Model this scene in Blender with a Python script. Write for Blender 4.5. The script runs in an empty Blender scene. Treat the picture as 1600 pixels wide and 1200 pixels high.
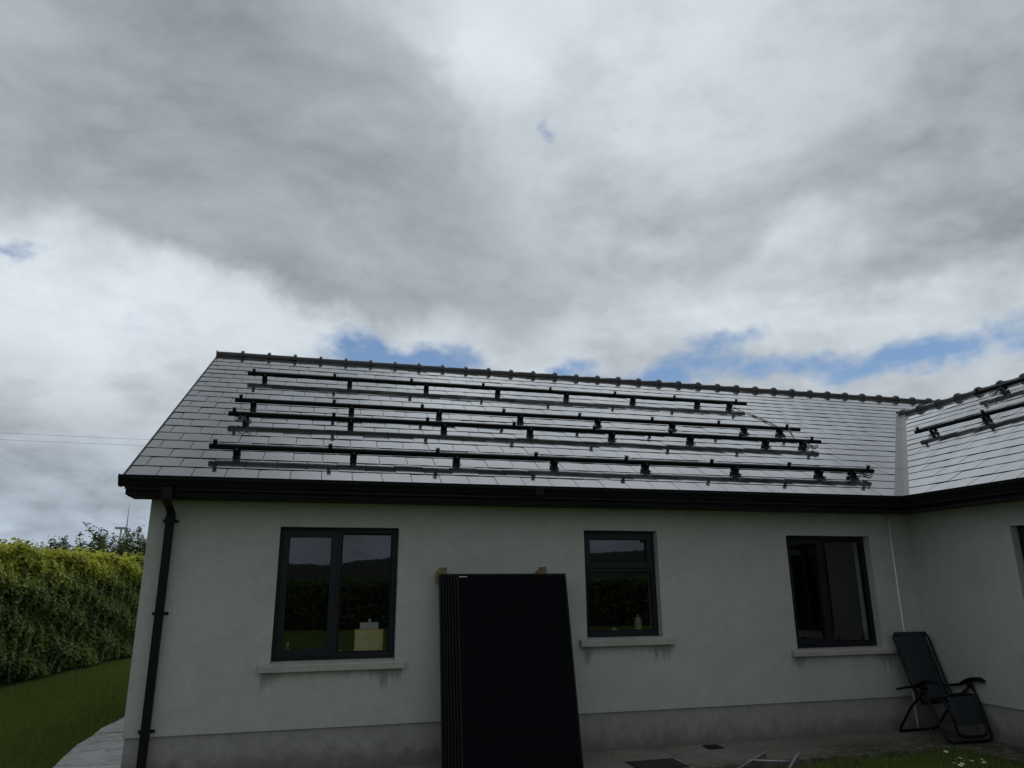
import bpy, math, random
import numpy as np
from mathutils import Vector, Matrix

random.seed(7)
rng = np.random.default_rng(11)
S = bpy.context.scene
C = S.collection
rad = math.radians

# ------------------------------------------------------------------ camera
cam_d = bpy.data.cameras.new('camera')
cam_d.sensor_width = 36.0
cam_d.lens = 1132.07 / 1600 * 36
cam_d.clip_start = 0.05
cam_d.clip_end = 9000
cam = bpy.data.objects.new('camera', cam_d)
C.objects.link(cam)
EYE = Vector((0, 0, 1.68))
yaw, pitch, roll = 0.259675, 0.271308, -0.007586
fw = Vector((math.sin(yaw) * math.cos(pitch), math.cos(yaw) * math.cos(pitch), math.sin(pitch)))
rt = Vector((math.cos(yaw), -math.sin(yaw), 0))
upv = rt.cross(fw)
r2 = rt * math.cos(roll) + upv * math.sin(roll)
u2 = -rt * math.sin(roll) + upv * math.cos(roll)
cam.matrix_world = Matrix(((r2.x, u2.x, -fw.x, EYE.x), (r2.y, u2.y, -fw.y, EYE.y), (r2.z, u2.z, -fw.z, EYE.z), (0, 0, 0, 1)))
S.camera = cam

S.view_settings.view_transform = 'Standard'
S.view_settings.look = 'None'
S.view_settings.exposure = 0.0
S.view_settings.gamma = 1.0
S.view_settings.use_curve_mapping = False

SUN_AZ, SUN_EL = rad(40), rad(66)          # the sun stands behind the clouds, over the house


# ------------------------------------------------------------------ shader helper
class NT:
    def __init__(s, tree):
        s.t = tree
        s.n = tree.nodes
        s.l = tree.links

    def new(s, typ, **kw):
        n = s.n.new(typ)
        for k, v in kw.items():
            setattr(n, k, v)
        return n

    def put(s, sock, v):
        if v is None:
            return
        if hasattr(v, 'is_output'):
            s.l.new(v, sock)
        else:
            sock.default_value = v

    def m(s, op, a, b=None, c=None, clamp=False):
        n = s.new('ShaderNodeMath', operation=op, use_clamp=clamp)
        s.put(n.inputs[0], a)
        if b is not None:
            s.put(n.inputs[1], b)
        if c is not None:
            s.put(n.inputs[2], c)
        return n.outputs[0]

    def v(s, op, a, b=None, scale=None):
        n = s.new('ShaderNodeVectorMath', operation=op)
        s.put(n.inputs[0], a)
        if b is not None:
            s.put(n.inputs[1], b)
        if scale is not None:
            s.put(n.inputs['Scale'], scale)
        return n.outputs['Value'] if op in ('DOT_PRODUCT', 'LENGTH') else n.outputs[0]

    def noise(s, vec, scale, detail=4, rough=0.55, dist=0.0, color=False):
        n = s.new('ShaderNodeTexNoise')
        s.put(n.inputs['Vector'], vec)
        n.inputs['Scale'].default_value = scale
        n.inputs['Detail'].default_value = detail
        n.inputs['Roughness'].default_value = rough
        n.inputs['Distortion'].default_value = dist
        return n.outputs['Color'] if color else n.outputs['Fac']

    def mix(s, fac, a, b, mode='MIX'):
        n = s.new('ShaderNodeMix', data_type='RGBA', blend_type=mode)
        s.put(n.inputs[0], fac)
        s.put(n.inputs[6], a)
        s.put(n.inputs[7], b)
        return n.outputs[2]

    def smooth(s, x, lo, hi, a=0.0, b=1.0):
        n = s.new('ShaderNodeMapRange', interpolation_type='SMOOTHSTEP')
        s.put(n.inputs[0], x)
        n.inputs[1].default_value = lo
        n.inputs[2].default_value = hi
        n.inputs[3].default_value = a
        n.inputs[4].default_value = b
        return n.outputs[0]

    def sep(s, vec):
        n = s.new('ShaderNodeSeparateXYZ')
        s.put(n.inputs[0], vec)
        return n.outputs

    def comb(s, x, y, z):
        n = s.new('ShaderNodeCombineXYZ')
        for i, q in enumerate((x, y, z)):
            s.put(n.inputs[i], q)
        return n.outputs[0]


def rgb(r, g, b):
    return (r, g, b, 1.0)


# ------------------------------------------------------------------ world: broken overcast over a blue sky
W = bpy.data.worlds.new("World")
S.world = W
W.use_nodes = True
W.node_tree.nodes.clear()
w = NT(W.node_tree)
out = w.new('ShaderNodeOutputWorld')
sky = w.new('ShaderNodeTexSky', sky_type='NISHITA')
sky.sun_disc = False
sky.sun_elevation = SUN_EL
sky.sun_rotation = SUN_AZ
sky.air_density = 1.0
sky.dust_density = 0.0
sky.ozone_density = 4.0
bg_sky = w.new('ShaderNodeBackground')
w.l.new(sky.outputs[0], bg_sky.inputs[0])
bg_sky.inputs[1].default_value = 0.085
tc = w.new('ShaderNodeTexCoord')
D0 = tc.outputs['Generated']
wn = w.noise(D0, 3.2, 5, 0.6, color=True)
warp = w.v('SCALE', w.v('SUBTRACT', wn, (0.5, 0.5, 0.5)), scale=0.22)
Dw = w.v('ADD', D0, warp)
wn2 = w.noise(D0, 11.0, 4, 0.6, color=True)
Dw2 = w.v('ADD', Dw, w.v('SCALE', w.v('SUBTRACT', wn2, (0.5, 0.5, 0.5)), scale=0.08))
xyz = w.sep(D0)
den = w.m('ADD', w.m('MAXIMUM', xyz[2], 0.0), 0.42)
Pl = w.comb(w.m('DIVIDE', xyz[0], den), w.m('DIVIDE', xyz[1], den), w.m('MULTIPLY', xyz[2], 1.6))
Pl = w.v('ADD', Pl, w.v('SCALE', w.v('SUBTRACT', w.noise(D0, 2.1, 3, 0.5, color=True), (0.5, 0.5, 0.5)), scale=0.20))


def blob(az, el, saz, sel, tilt=0.0, vec=None):
    """soft patch of sky around a compass direction; sizes in degrees"""
    a, e = rad(az), rad(el)
    c = Vector((math.sin(a) * math.cos(e), math.cos(a) * math.cos(e), math.sin(e)))
    r = Vector((math.cos(a), -math.sin(a), 0))
    u = r.cross(c)
    t = rad(tilt)
    ra, ua = r * math.cos(t) + u * math.sin(t), -r * math.sin(t) + u * math.cos(t)
    vec = vec or Dw2
    x = w.m('MULTIPLY', w.v('DOT_PRODUCT', vec, tuple(ra)), 1 / math.tan(rad(saz)))
    y = w.m('MULTIPLY', w.v('DOT_PRODUCT', vec, tuple(ua)), 1 / math.tan(rad(sel)))
    q = w.m('ADD', w.m('MULTIPLY', x, x), w.m('MULTIPLY', y, y))
    g = w.m('POWER', 2.71828, w.m('MULTIPLY', q, -1.0))
    return w.m('MULTIPLY', g, w.smooth(w.v('DOT_PRODUCT', vec, tuple(c)), 0.0, 0.3))


def total(items, vec=None):
    acc = None
    for it in items:
        g = w.m('MULTIPLY', blob(*it[:-1], vec=vec), it[-1])
        acc = g if acc is None else w.m('ADD', acc, g)
    return acc


n_big = w.noise(Pl, 2.0, 6, 0.55)
n_mid = w.noise(Pl, 4.0, 8, 0.56, 0.1)
n_fine = w.noise(Pl, 11.0, 6, 0.56, 0.3)
sp_ = Vector((math.sin(SUN_AZ) * math.cos(SUN_EL), math.cos(SUN_AZ) * math.cos(SUN_EL), 0)) / (math.sin(SUN_EL) + 0.42)
tosun = w.v('SCALE', w.v('NORMALIZE', w.v('SUBTRACT', tuple(sp_), Pl)), scale=0.05)
n_lit = w.m('SUBTRACT', n_mid, w.noise(w.v('ADD', Pl, tosun), 4.0, 7, 0.56, 0.1))     # edges turned to the sun are lit
n_blue = w.noise(Pl, 6.5, 6, 0.62, 0.2)
# brightness of the bright upper layer (az, el, width, height, tilt, amount)
bright = total([
    (32, 63, 25, 17, 0, 0.60),        # glow round the hidden sun
    (11.5, 38.5, 4.5, 3.2, 0, 0.22),    # white spot
    (19, 35, 9, 8, 0, 0.03),
    (-20, 19, 14, 7, 0, 0.24),
    (0, 20, 14, 3.0, -9, 0.22),
    (30, 33, 10, 8, 0, 0.07),
    (39, 25.5, 6, 2.2, 14, 0.24),
    (44, 18.5, 14, 2.2, 0, 0.16),
    (28, 20, 8, 2.4, 0, 0.10),
    (54, 27, 10, 7, 14, -0.15),
    (49, 22, 9, 2.6, 4, -0.06),
    (34, 21.5, 9, 2.6, 0, 0.11),
    (42, 30, 9, 4, 20, -0.05),
    (52, 37, 12, 6, 0, -0.08),
    (17, 24.5, 12, 2.5, 5, -0.10),
    (-17, 6.5, 16, 4.5, 0, -0.11),
    (-17, 4.0, 16, 1.2, 0, 0.08),
])
front = w.smooth(w.v('DOT_PRODUCT', D0, (0.25, 0.93, 0.28)), -0.5, 0.75)     # lighter towards the sun
base = w.m('MULTIPLY_ADD', front, 0.13, 0.385)
Lb = w.m('ADD', base, bright)
Lb = w.m('MULTIPLY_ADD', w.m('SUBTRACT', n_mid, 0.5), 0.42, Lb)
Lb = w.m('MULTIPLY_ADD', w.m('SUBTRACT', n_fine, 0.5), 0.18, Lb)
Lb = w.m('MULTIPLY_ADD', w.m('SUBTRACT', n_big, 0.5), 0.18, Lb)
# the grey lower cloud bank
dark_f = total([
    (-17, 40, 16, 10, 0, 0.9),
    (-20, 29, 10, 5, 0, 0.75),
    (-6, 26.5, 11, 5.5, -14, 1.0),
    (7, 25, 9, 4.5, -8, 0.85),
    (2, 31, 9, 7, 0, 0.7),
    (-30, 45, 20, 14, 0, 0.8),
    (7, 32, 6, 4, 0, 0.2),
])
dark_f = w.m('MULTIPLY_ADD', w.m('SUBTRACT', n_mid, 0.5), 1.3, dark_f)
dark_f = w.m('MULTIPLY_ADD', w.m('SUBTRACT', n_big, 0.5), 1.0, dark_f)
dark_f = w.m('MULTIPLY_ADD', w.m('SUBTRACT', n_fine, 0.5), 0.45, dark_f)
dark = w.smooth(dark_f, 0.10, 1.05)
Ld = w.m('MULTIPLY_ADD', w.m('SUBTRACT', n_mid, 0.5), 0.26, 0.41)
Ld = w.m('MULTIPLY_ADD', w.m('SUBTRACT', n_fine, 0.5), 0.11, Ld)
Ld = w.m('MULTIPLY_ADD', blob(-12, 38, 9, 8, 0), -0.05, Ld)
Ld = w.m('MULTIPLY_ADD', blob(-3, 25, 7, 3, 0), -0.03, Ld)
L = w.m('ADD', w.m('MULTIPLY', Lb, w.m('SUBTRACT', 1.0, dark)), w.m('MULTIPLY', Ld, dark))
L = w.m('MULTIPLY_ADD', n_lit, 0.24, L)
L = w.m('MAXIMUM', L, 0.14)
tint = w.mix(w.smooth(L, 0.28, 0.85), rgb(0.90, 1.0, 1.085), rgb(0.92, 1.0, 1.065))
tint = w.mix(w.smooth(xyz[2], 0.05, 0.22, 1.0, 0.0), tint, rgb(0.85, 0.99, 1.16))
cl = w.v('SCALE', tint, scale=L)
bg_cl = w.new('ShaderNodeBackground')
w.l.new(cl, bg_cl.inputs[0])
# blue gaps near the ridge, plus small ones
gap = total([
    (3.8, 17.6, 4.6, 2.2, -6, 1.15),
    (9, 16.8, 4.5, 1.6, 0, 0.75),
    (20.5, 16.6, 2.0, 1.0, 0, 0.62),
    (29, 17.0, 4.2, 1.8, 10, 0.62),
    (37.5, 15.2, 6.5, 1.7, -3, 0.88),
    (47.5, 15.2, 7.0, 1.6, 0, 0.72),
    (24, 15.2, 6, 1.2, 0, 0.6),
    (-22, 20.6, 2.6, 0.9, 0, 0.62),
    (-14.5, 17.8, 3.2, 0.8, 0, 0.35),
    (18.4, 35.0, 1.3, 0.9, 0, 0.52),
    (24.0, 36.6, 2.2, 0.9, 15, 0.36),
    (33, 18.6, 2.4, 0.8, 0, 0.45),
], vec=Dw)
gap = w.m('MULTIPLY_ADD', w.m('SUBTRACT', n_blue, 0.5), 1.35, gap)
gap = w.m('MULTIPLY_ADD', w.m('SUBTRACT', n_fine, 0.5), 0.75, gap)
gapm = w.smooth(gap, 0.28, 1.0, 0.0, 0.96)
mixs = w.new('ShaderNodeMixShader')
w.l.new(gapm, mixs.inputs[0])
w.l.new(bg_cl.outputs[0], mixs.inputs[1])
w.l.new(bg_sky.outputs[0], mixs.inputs[2])
w.l.new(mixs.outputs[0], out.inputs[0])
W.cycles.sampling_method = 'MANUAL'
W.cycles.sample_map_resolution = 512

sun_d = bpy.data.lights.new('sun', 'SUN')
sun_d.energy = 0.5
sun_d.angle = rad(16)
sun_d.color = (1.0, 0.96, 0.9)
sun = bpy.data.objects.new('sun', sun_d)
C.objects.link(sun)
sd = Vector((math.sin(SUN_AZ) * math.cos(SUN_EL), math.cos(SUN_AZ) * math.cos(SUN_EL), math.sin(SUN_EL)))
sun.rotation_euler = sd.to_track_quat('Z', 'Y').to_euler()
sun.location = sd * 60


# ------------------------------------------------------------------ materials
def mat(name, col, rough=0.6, metal=0.0, var=0.0, vscale=3.0, bump=0.0, bscale=40.0, spec=None, col2=None):
    m = bpy.data.materials.new(name)
    m.use_nodes = True
    t = NT(m.node_tree)
    b = t.n['Principled BSDF']
    b.inputs['Roughness'].default_value = rough
    b.inputs['Metallic'].default_value = metal
    if spec is not None:
        b.inputs['Specular IOR Level'].default_value = spec
    pos = t.new('ShaderNodeNewGeometry').outputs['Position']
    if var > 0 or col2:
        nz = t.noise(pos, vscale, 6, 0.6)
        c2 = col2 or tuple(c * (1 - var) for c in col)
        c1 = col if col2 else tuple(min(1, c * (1 + var)) for c in col)
        t.put(b.inputs['Base Color'], t.mix(t.smooth(nz, 0.3, 0.7), rgb(*c2), rgb(*c1)))
        rn = t.m('MULTIPLY_ADD', t.m('SUBTRACT', nz, 0.5), 0.25, rough, clamp=True)
        t.put(b.inputs['Roughness'], rn)
    else:
        b.inputs['Base Color'].default_value = rgb(*col)
    if bump > 0:
        bn = t.new('ShaderNodeBump')
        bn.inputs['Strength'].default_value = 1.0
        bn.inputs['Distance'].default_value = bump
        t.put(bn.inputs['Height'], t.noise(pos, bscale, 5, 0.65))
        t.l.new(bn.outputs[0], b.inputs['Normal'])
    return m


def tools(m):
    t = NT(m.node_tree)
    return t, t.n['Principled BSDF'], t.new('ShaderNodeNewGeometry').outputs['Position']


M = {}
D = 7.819          # front wall plane
XW = 7.316         # wing wall plane

SILLS = [(-0.465, 0.933, 0.892), (2.814, 3.925, 1.041), (5.410, 6.862, 0.865)]


def wall_material(name, c1, c2, stains, dirt_z=None):
    m = bpy.data.materials.new(name)
    m.use_nodes = True
    t, b, pos = tools(m)
    n1 = t.noise(pos, 1.1, 6, 0.62)
    n2 = t.noise(pos, 6.0, 6, 0.65)
    n3 = t.noise(pos, 45.0, 4, 0.6)
    f = t.m('ADD', t.m('MULTIPLY', n1, 0.55), t.m('MULTIPLY', n2, 0.45))
    col = t.mix(t.smooth(f, 0.38, 0.62), rgb(*c2), rgb(*c1))
    col = t.mix(t.smooth(n3, 0.42, 0.72, 0.0, 0.34), col, rgb(*(q * 0.72 for q in c2)))
    p = t.sep(pos)
    if stains:
        streak = t.noise(t.comb(t.m('MULTIPLY', p[0], 1.0), t.m('MULTIPLY', p[1], 1.0), t.m('MULTIPLY', p[2], 0.12)), 16.0, 5, 0.65)
        tot = None
        for (x0, x1, z) in stains:
            inx = t.m('MULTIPLY', t.smooth(p[0], x0 - 0.02, x0 + 0.05), t.smooth(p[0], x1 - 0.05, x1 + 0.02, 1.0, 0.0))
            le = t.m('POWER', 2.718, t.m('MULTIPLY', t.m('POWER', t.m('MULTIPLY', t.m('SUBTRACT', p[0], x0 + 0.07), 11.0), 2.0), -1.0))
            ri = t.m('POWER', 2.718, t.m('MULTIPLY', t.m('POWER', t.m('MULTIPLY', t.m('SUBTRACT', p[0], x1 - 0.14), 7.0), 2.0), -1.0))
            ends = t.m('ADD', t.m('MULTIPLY', t.m('ADD', le, ri), 0.55), 0.30)
            dz = t.m('SUBTRACT', z, p[2])
            reach = t.m('MULTIPLY', t.m('SUBTRACT', streak, 0.22), t.m('MULTIPLY', ends, 0.75))
            k = t.m('MULTIPLY', t.m('SUBTRACT', reach, dz), 9.0, clamp=True)
            k = t.m('MULTIPLY', t.m('MULTIPLY', k, inx), t.smooth(dz, -0.01, 0.0))
            tot = k if tot is None else t.m('MAXIMUM', tot, k)
        col = t.mix(t.m('MULTIPLY', tot, 0.50), col, rgb(0.10, 0.095, 0.085))
    if dirt_z is not None:
        dn = t.m('ADD', p[2], t.m('MULTIPLY', t.m('SUBTRACT', n2, 0.5), 0.30))
        k = t.smooth(dn, dirt_z, dirt_z + 0.24, 0.68, 0.0)
        col = t.mix(k, col, rgb(0.11, 0.105, 0.085))
    t.put(b.inputs['Base Color'], col)
    b.inputs['Roughness'].default_value = 0.92
    b.inputs['Specular IOR Level'].default_value = 0.25
    bn = t.new('ShaderNodeBump')
    bn.inputs['Distance'].default_value = 0.006
    hh = t.m('ADD', t.m('MULTIPLY', t.noise(pos, 90.0, 3, 0.6), 0.35), t.m('MULTIPLY', t.noise(pos, 9.0, 4, 0.6), 1.2))
    t.put(bn.inputs['Height'], hh)
    bn.inputs['Strength'].default_value = 0.8
    t.l.new(bn.outputs[0], b.inputs['Normal'])
    return m


M['render'] = wall_material('painted_render', (0.528, 0.530, 0.500), (0.465, 0.462, 0.432), SILLS)
M['plinth'] = wall_material('plinth_render', (0.375, 0.370, 0.338), (0.295, 0.287, 0.258), None, 0.0)
M['sill'] = wall_material('sill_concrete', (0.48, 0.465, 0.42), (0.40, 0.38, 0.34), None)
M['black'] = mat('black_pvc', (0.0035, 0.004, 0.006), 0.5, var=0.2, vscale=5, spec=0.22)
M['anthracite'] = mat('anthracite_pvc', (0.010, 0.012, 0.018), 0.42, var=0.12, vscale=4, spec=0.3)
M['alu_black'] = mat('black_anodised_metal', (0.0035, 0.0036, 0.0045), 0.5, metal=0.0, var=0.25, vscale=9, spec=0.2)
M['steel'] = mat('bright_metal', (0.42, 0.42, 0.40), 0.35, metal=0.9, var=0.15, vscale=20)
M['deck'] = mat('roof_underlay', (0.012, 0.012, 0.013), 0.8)
M['ridge'] = mat('ridge_clay', (0.006, 0.006, 0.007), 0.30, var=0.35, vscale=7, bump=0.002, bscale=60)
M['lead'] = mat('grey_flashing', (0.105, 0.107, 0.112), 0.40, var=0.22, vscale=6, bump=0.003, bscale=18)
M['conduit'] = mat('pale_conduit', (0.80, 0.80, 0.77), 0.45, var=0.08, vscale=9)
M['cable'] = mat('black_cable', (0.012, 0.012, 0.012), 0.5)
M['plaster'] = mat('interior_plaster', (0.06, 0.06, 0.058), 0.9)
M['board'] = mat('window_board', (0.5, 0.48, 0.44), 0.5)
M['fabric'] = mat('woven_sling_fabric', (0.017, 0.021, 0.027), 0.8, var=0.3, vscale=60, bump=0.001, bscale=300)
M['tube'] = mat('grey_black_tube', (0.005, 0.0055, 0.006), 0.45, var=0.2, vscale=20, spec=0.25)
M['armrest'] = mat('black_moulded_plastic', (0.004, 0.004, 0.005), 0.55, spec=0.2)
M['card'] = mat('brown_cardboard', (0.20, 0.155, 0.085), 0.85, var=0.2, vscale=25)
M['box'] = mat('mustard_card', (0.54, 0.43, 0.22), 0.7, var=0.1, vscale=15)
M['white'] = mat('white_ceramic', (0.42, 0.42, 0.40), 0.4, var=0.06, vscale=15)
M['cream'] = mat('cream_cloth', (0.26, 0.24, 0.20), 0.8, var=0.1, vscale=30)
M['iron'] = mat('cast_iron', (0.013, 0.013, 0.014), 0.6, var=0.4, vscale=30, bump=0.003, bscale=80)
M['galv'] = mat('dull_galvanised_metal', (0.36, 0.36, 0.35), 0.45, metal=0.7, var=0.2, vscale=18)
M['turbine'] = mat('grey_turbine_paint', (0.34, 0.37, 0.41), 0.6)
M['wood'] = mat('weathered_pole_wood', (0.12, 0.10, 0.08), 0.85, var=0.2, vscale=6)
M['bark'] = mat('bark', (0.035, 0.028, 0.020), 0.9, var=0.3, vscale=12)
M['petal'] = mat('white_petal', (0.88, 0.88, 0.84), 0.6)
M['pframe'] = mat('black_panel_frame', (0.005, 0.005, 0.006), 0.45, var=0.2, vscale=8, spec=0.2)
M['yolk'] = mat('yellow_floret', (0.6, 0.42, 0.04), 0.7)
M['stem'] = mat('green_stem', (0.05, 0.09, 0.02), 0.7)
M['sticker'] = mat('silver_label', (0.55, 0.55, 0.52), 0.4)
M['backsheet'] = mat('black_backsheet', (0.010, 0.010, 0.011), 0.6)
M['hill'] = mat('distant_trees', (0.017, 0.026, 0.013), 0.95, var=0.5, vscale=0.08)


def slate_material():
    m = bpy.data.materials.new('wet_fibre_slate')
    m.use_nodes = True
    t, b, pos = tools(m)
    oi = t.new('ShaderNodeObjectInfo').outputs['Random']
    isl = t.n[-1]
    geo = t.new('ShaderNodeNewGeometry')
    tone = t.m('FRACT', t.m('ADD', oi, geo.outputs['Random Per Island']))
    n1 = t.noise(pos, 2.2, 5, 0.6)
    n2 = t.noise(pos, 24.0, 5, 0.65)
    c = t.mix(tone, rgb(0.020, 0.020, 0.024), rgb(0.036, 0.036, 0.040))
    c = t.mix(t.smooth(n1, 0.35, 0.7, 0.0, 0.4), c, rgb(0.032, 0.031, 0.030))
    t.put(b.inputs['Base Color'], c)
    r = t.m('ADD', t.m('MULTIPLY', t.m('ADD', t.m('MULTIPLY', n1, 0.5), t.m('MULTIPLY', n2, 0.5)), 0.10), 0.03)
    t.put(b.inputs['Roughness'], t.m('MULTIPLY_ADD', tone, 0.05, r))
    b.inputs['Coat Weight'].default_value = 1.0        # film of rain water and glaze
    b.inputs['Coat IOR'].default_value = 1.75
    b.inputs['Coat Roughness'].default_value = 0.035
    b.inputs['IOR'].default_value = 1.95
    b.inputs['Specular IOR Level'].default_value = 0.8
    bn = t.new('ShaderNodeBump')
    bn.inputs['Distance'].default_value = 0.0004
    bn.inputs['Strength'].default_value = 0.5
    t.put(bn.inputs['Height'], t.noise(pos, 14.0, 3, 0.6))
    t.l.new(bn.outputs[0], b.inputs['Normal'])
    return m


M['slate'] = slate_material()


def glass_material():
    m = bpy.data.materials.new('window_glass')
    m.use_nodes = True
    t = NT(m.node_tree)
    t.n.clear()
    o = t.new('ShaderNodeOutputMaterial')
    ge = t.new('ShaderNodeNewGeometry')
    ct = t.m('ABSOLUTE', t.v('DOT_PRODUCT', ge.outputs['Incoming'], ge.outputs['Normal']))
    fr = t.m('MULTIPLY_ADD', t.m('POWER', t.m('SUBTRACT', 1.0, ct), 5.0), 0.94, 0.058)
    tr = t.new('ShaderNodeBsdfTransparent')
    tr.inputs[0].default_value = rgb(0.92, 0.94, 0.93)
    gl = t.new('ShaderNodeBsdfGlossy')
    gl.inputs['Roughness'].default_value = 0.015
    gl.inputs['Color'].default_value = rgb(0.95, 0.97, 1.0)
    mx = t.new('ShaderNodeMixShader')
    t.l.new(fr, mx.inputs[0])
    t.l.new(tr.outputs[0], mx.inputs[1])
    t.l.new(gl.outputs[0], mx.inputs[2])
    t.l.new(mx.outputs[0], o.inputs[0])
    return m


M['glass'] = glass_material()


def panel_material():
    m = bpy.data.materials.new('solar_cells')
    m.use_nodes = True
    t, b, pos = tools(m)
    uv = t.new('ShaderNodeTexCoord').outputs['Object']
    br = t.new('ShaderNodeTexBrick')
    br.offset = 0.0
    br.inputs['Scale'].default_value = 1.0
    br.inputs['Mortar Size'].default_value = 0.0018
    br.inputs['Brick Width'].default_value = 0.182
    br.inputs['Row Height'].default_value = 0.091
    br.inputs['Color1'].default_value = rgb(0.0035, 0.0038, 0.006)
    br.inputs['Color2'].default_value = rgb(0.0045, 0.005, 0.008)
    br.inputs['Mortar'].default_value = rgb(0.0022, 0.0022, 0.0025)
    p = t.sep(uv)
    t.put(br.inputs['Vector'], t.comb(p[0], p[2], 0.0))
    t.put(b.inputs['Base Color'], br.outputs[0])
    b.inputs['Roughness'].default_value = 0.28
    b.inputs['Specular IOR Level'].default_value = 0.03
    return m


M['cells'] = panel_material()


def leaf_material(name, dark, mid, lit, rough=0.45, trans=0.25, attr='tint'):
    m = bpy.data.materials.new(name)
    m.use_nodes = True
    t, b, pos = tools(m)
    a = t.new('ShaderNodeAttribute', attribute_name=attr).outputs['Fac']
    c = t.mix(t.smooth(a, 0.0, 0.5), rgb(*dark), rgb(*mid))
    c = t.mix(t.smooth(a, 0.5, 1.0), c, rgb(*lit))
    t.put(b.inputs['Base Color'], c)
    b.inputs['Roughness'].default_value = rough
    b.inputs['Specular IOR Level'].default_value = 0.35
    tl = t.new('ShaderNodeBsdfTranslucent')
    t.put(tl.inputs[0], c)
    mx = t.new('ShaderNodeMixShader')
    mx.inputs[0].default_value = trans
    t.l.new(b.outputs[0], mx.inputs[1])
    t.l.new(tl.outputs[0], mx.inputs[2])
    t.l.new(mx.outputs[0], t.n['Material Output'].inputs[0])
    return m


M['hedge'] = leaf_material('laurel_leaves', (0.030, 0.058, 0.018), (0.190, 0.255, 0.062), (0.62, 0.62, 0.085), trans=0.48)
M['bushleaf'] = leaf_material('bush_leaves', (0.028, 0.044, 0.016), (0.085, 0.115, 0.034), (0.22, 0.23, 0.055))
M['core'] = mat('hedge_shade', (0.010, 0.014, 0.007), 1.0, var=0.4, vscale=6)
M['blade'] = leaf_material('grass_blades', (0.076, 0.122, 0.021), (0.138, 0.196, 0.033), (0.25, 0.265, 0.06), 0.6, 0.3)


def ground_material():
    m = bpy.data.materials.new('lawn_turf')
    m.use_nodes = True
    t, b, pos = tools(m)
    n1 = t.noise(pos, 0.55, 5, 0.6)
    n2 = t.noise(pos, 7.0, 6, 0.7)
    n3 = t.noise(pos, 60.0, 4, 0.7)
    c = t.mix(t.smooth(n1, 0.35, 0.65), rgb(0.085, 0.132, 0.022), rgb(0.130, 0.176, 0.030))
    c = t.mix(t.smooth(n2, 0.45, 0.75, 0, 0.5), c, rgb(0.15, 0.14, 0.04))
    c = t.mix(t.smooth(n3, 0.4, 0.7, 0, 0.6), c, rgb(0.060, 0.074, 0.014))
    t.put(b.inputs['Base Color'], c)
    b.inputs['Roughness'].default_value = 0.95
    b.inputs['Specular IOR Level'].default_value = 0.1
    bn = t.new('ShaderNodeBump')
    bn.inputs['Distance'].default_value = 0.03
    t.put(bn.inputs['Height'], t.noise(pos, 50.0, 4, 0.7))
    t.l.new(bn.outputs[0], b.inputs['Normal'])
    return m


M['turf'] = ground_material()


def concrete_material(name, c1, c2, moss, rough=0.75, groove=False, wet=0.0):
    m = bpy.data.materials.new(name)
    m.use_nodes = True
    t, b, pos = tools(m)
    p = t.sep(pos)
    n1 = t.noise(pos, 1.6, 6, 0.62)
    n2 = t.noise(pos, 9.0, 6, 0.66)
    n3 = t.noise(pos, 70.0, 4, 0.6)
    c = t.mix(t.smooth(t.m('ADD', t.m('MULTIPLY', n1, 0.6), t.m('MULTIPLY', n2, 0.4)), 0.38, 0.62), rgb(*c2), rgb(*c1))
    c = t.mix(t.smooth(n3, 0.5, 0.75, 0, 0.35), c, rgb(*(q * 0.6 for q in c2)))
    h = t.m('ADD', t.m('MULTIPLY', n3, 0.25), t.m('MULTIPLY', n2, 0.6))
    if moss:
        k = t.m('MULTIPLY', t.smooth(p[0], 4.2, 5.8), t.smooth(t.m('ADD', n2, t.m('MULTIPLY', n1, 0.8)), 0.70, 1.0))
        k = t.m('MULTIPLY', k, t.smooth(p[1], 7.25, 7.75, 1.0, 0.1))
        c = t.mix(t.m('MULTIPLY', k, 0.85), c, rgb(0.035, 0.038, 0.014))
        k2 = t.m('MULTIPLY', t.smooth(p[1], 6.95, 7.25, 1.0, 0.0), t.smooth(n2, 0.35, 0.65))
        c = t.mix(t.m('MULTIPLY', k2, 0.8), c, rgb(0.040, 0.036, 0.022))
    if groove:
        wv = t.new('ShaderNodeTexWave', wave_type='BANDS', bands_direction='Y')
        t.put(wv.inputs['Vector'], pos)
        wv.inputs['Scale'].default_value = 0.8
        wv.inputs['Distortion'].default_value = 14.0
        wv.inputs['Detail'].default_value = 3.0
        wv.inputs['Detail Scale'].default_value = 1.6
        g = t.smooth(wv.outputs['Fac'], 0.0, 0.35)
        c = t.mix(t.smooth(g, 0.0, 1.0, 0.5, 0.0), c, rgb(*(q * 0.45 for q in c2)))
        h = t.m('ADD', h, t.m('MULTIPLY', g, 0.8))
    t.put(b.inputs['Base Color'], c)
    t.put(b.inputs['Roughness'], t.m('MULTIPLY_ADD', t.m('SUBTRACT', n2, 0.5), 0.4, rough, clamp=True))
    bn = t.new('ShaderNodeBump')
    bn.inputs['Distance'].default_value = 0.006
    t.put(bn.inputs['Height'], h)
    t.l.new(bn.outputs[0], b.inputs['Normal'])
    return m


M['concrete'] = concrete_material('stained_concrete', (0.24, 0.22, 0.185), (0.165, 0.15, 0.125), True, 0.8)
M['paving'] = concrete_material('imprinted_paving', (0.36, 0.355, 0.35), (0.22, 0.215, 0.21), False, 0.30, True)
M['soil'] = mat('dark_soil', (0.050, 0.042, 0.032), 0.95, var=0.4, vscale=14, bump=0.02, bscale=25)


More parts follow.
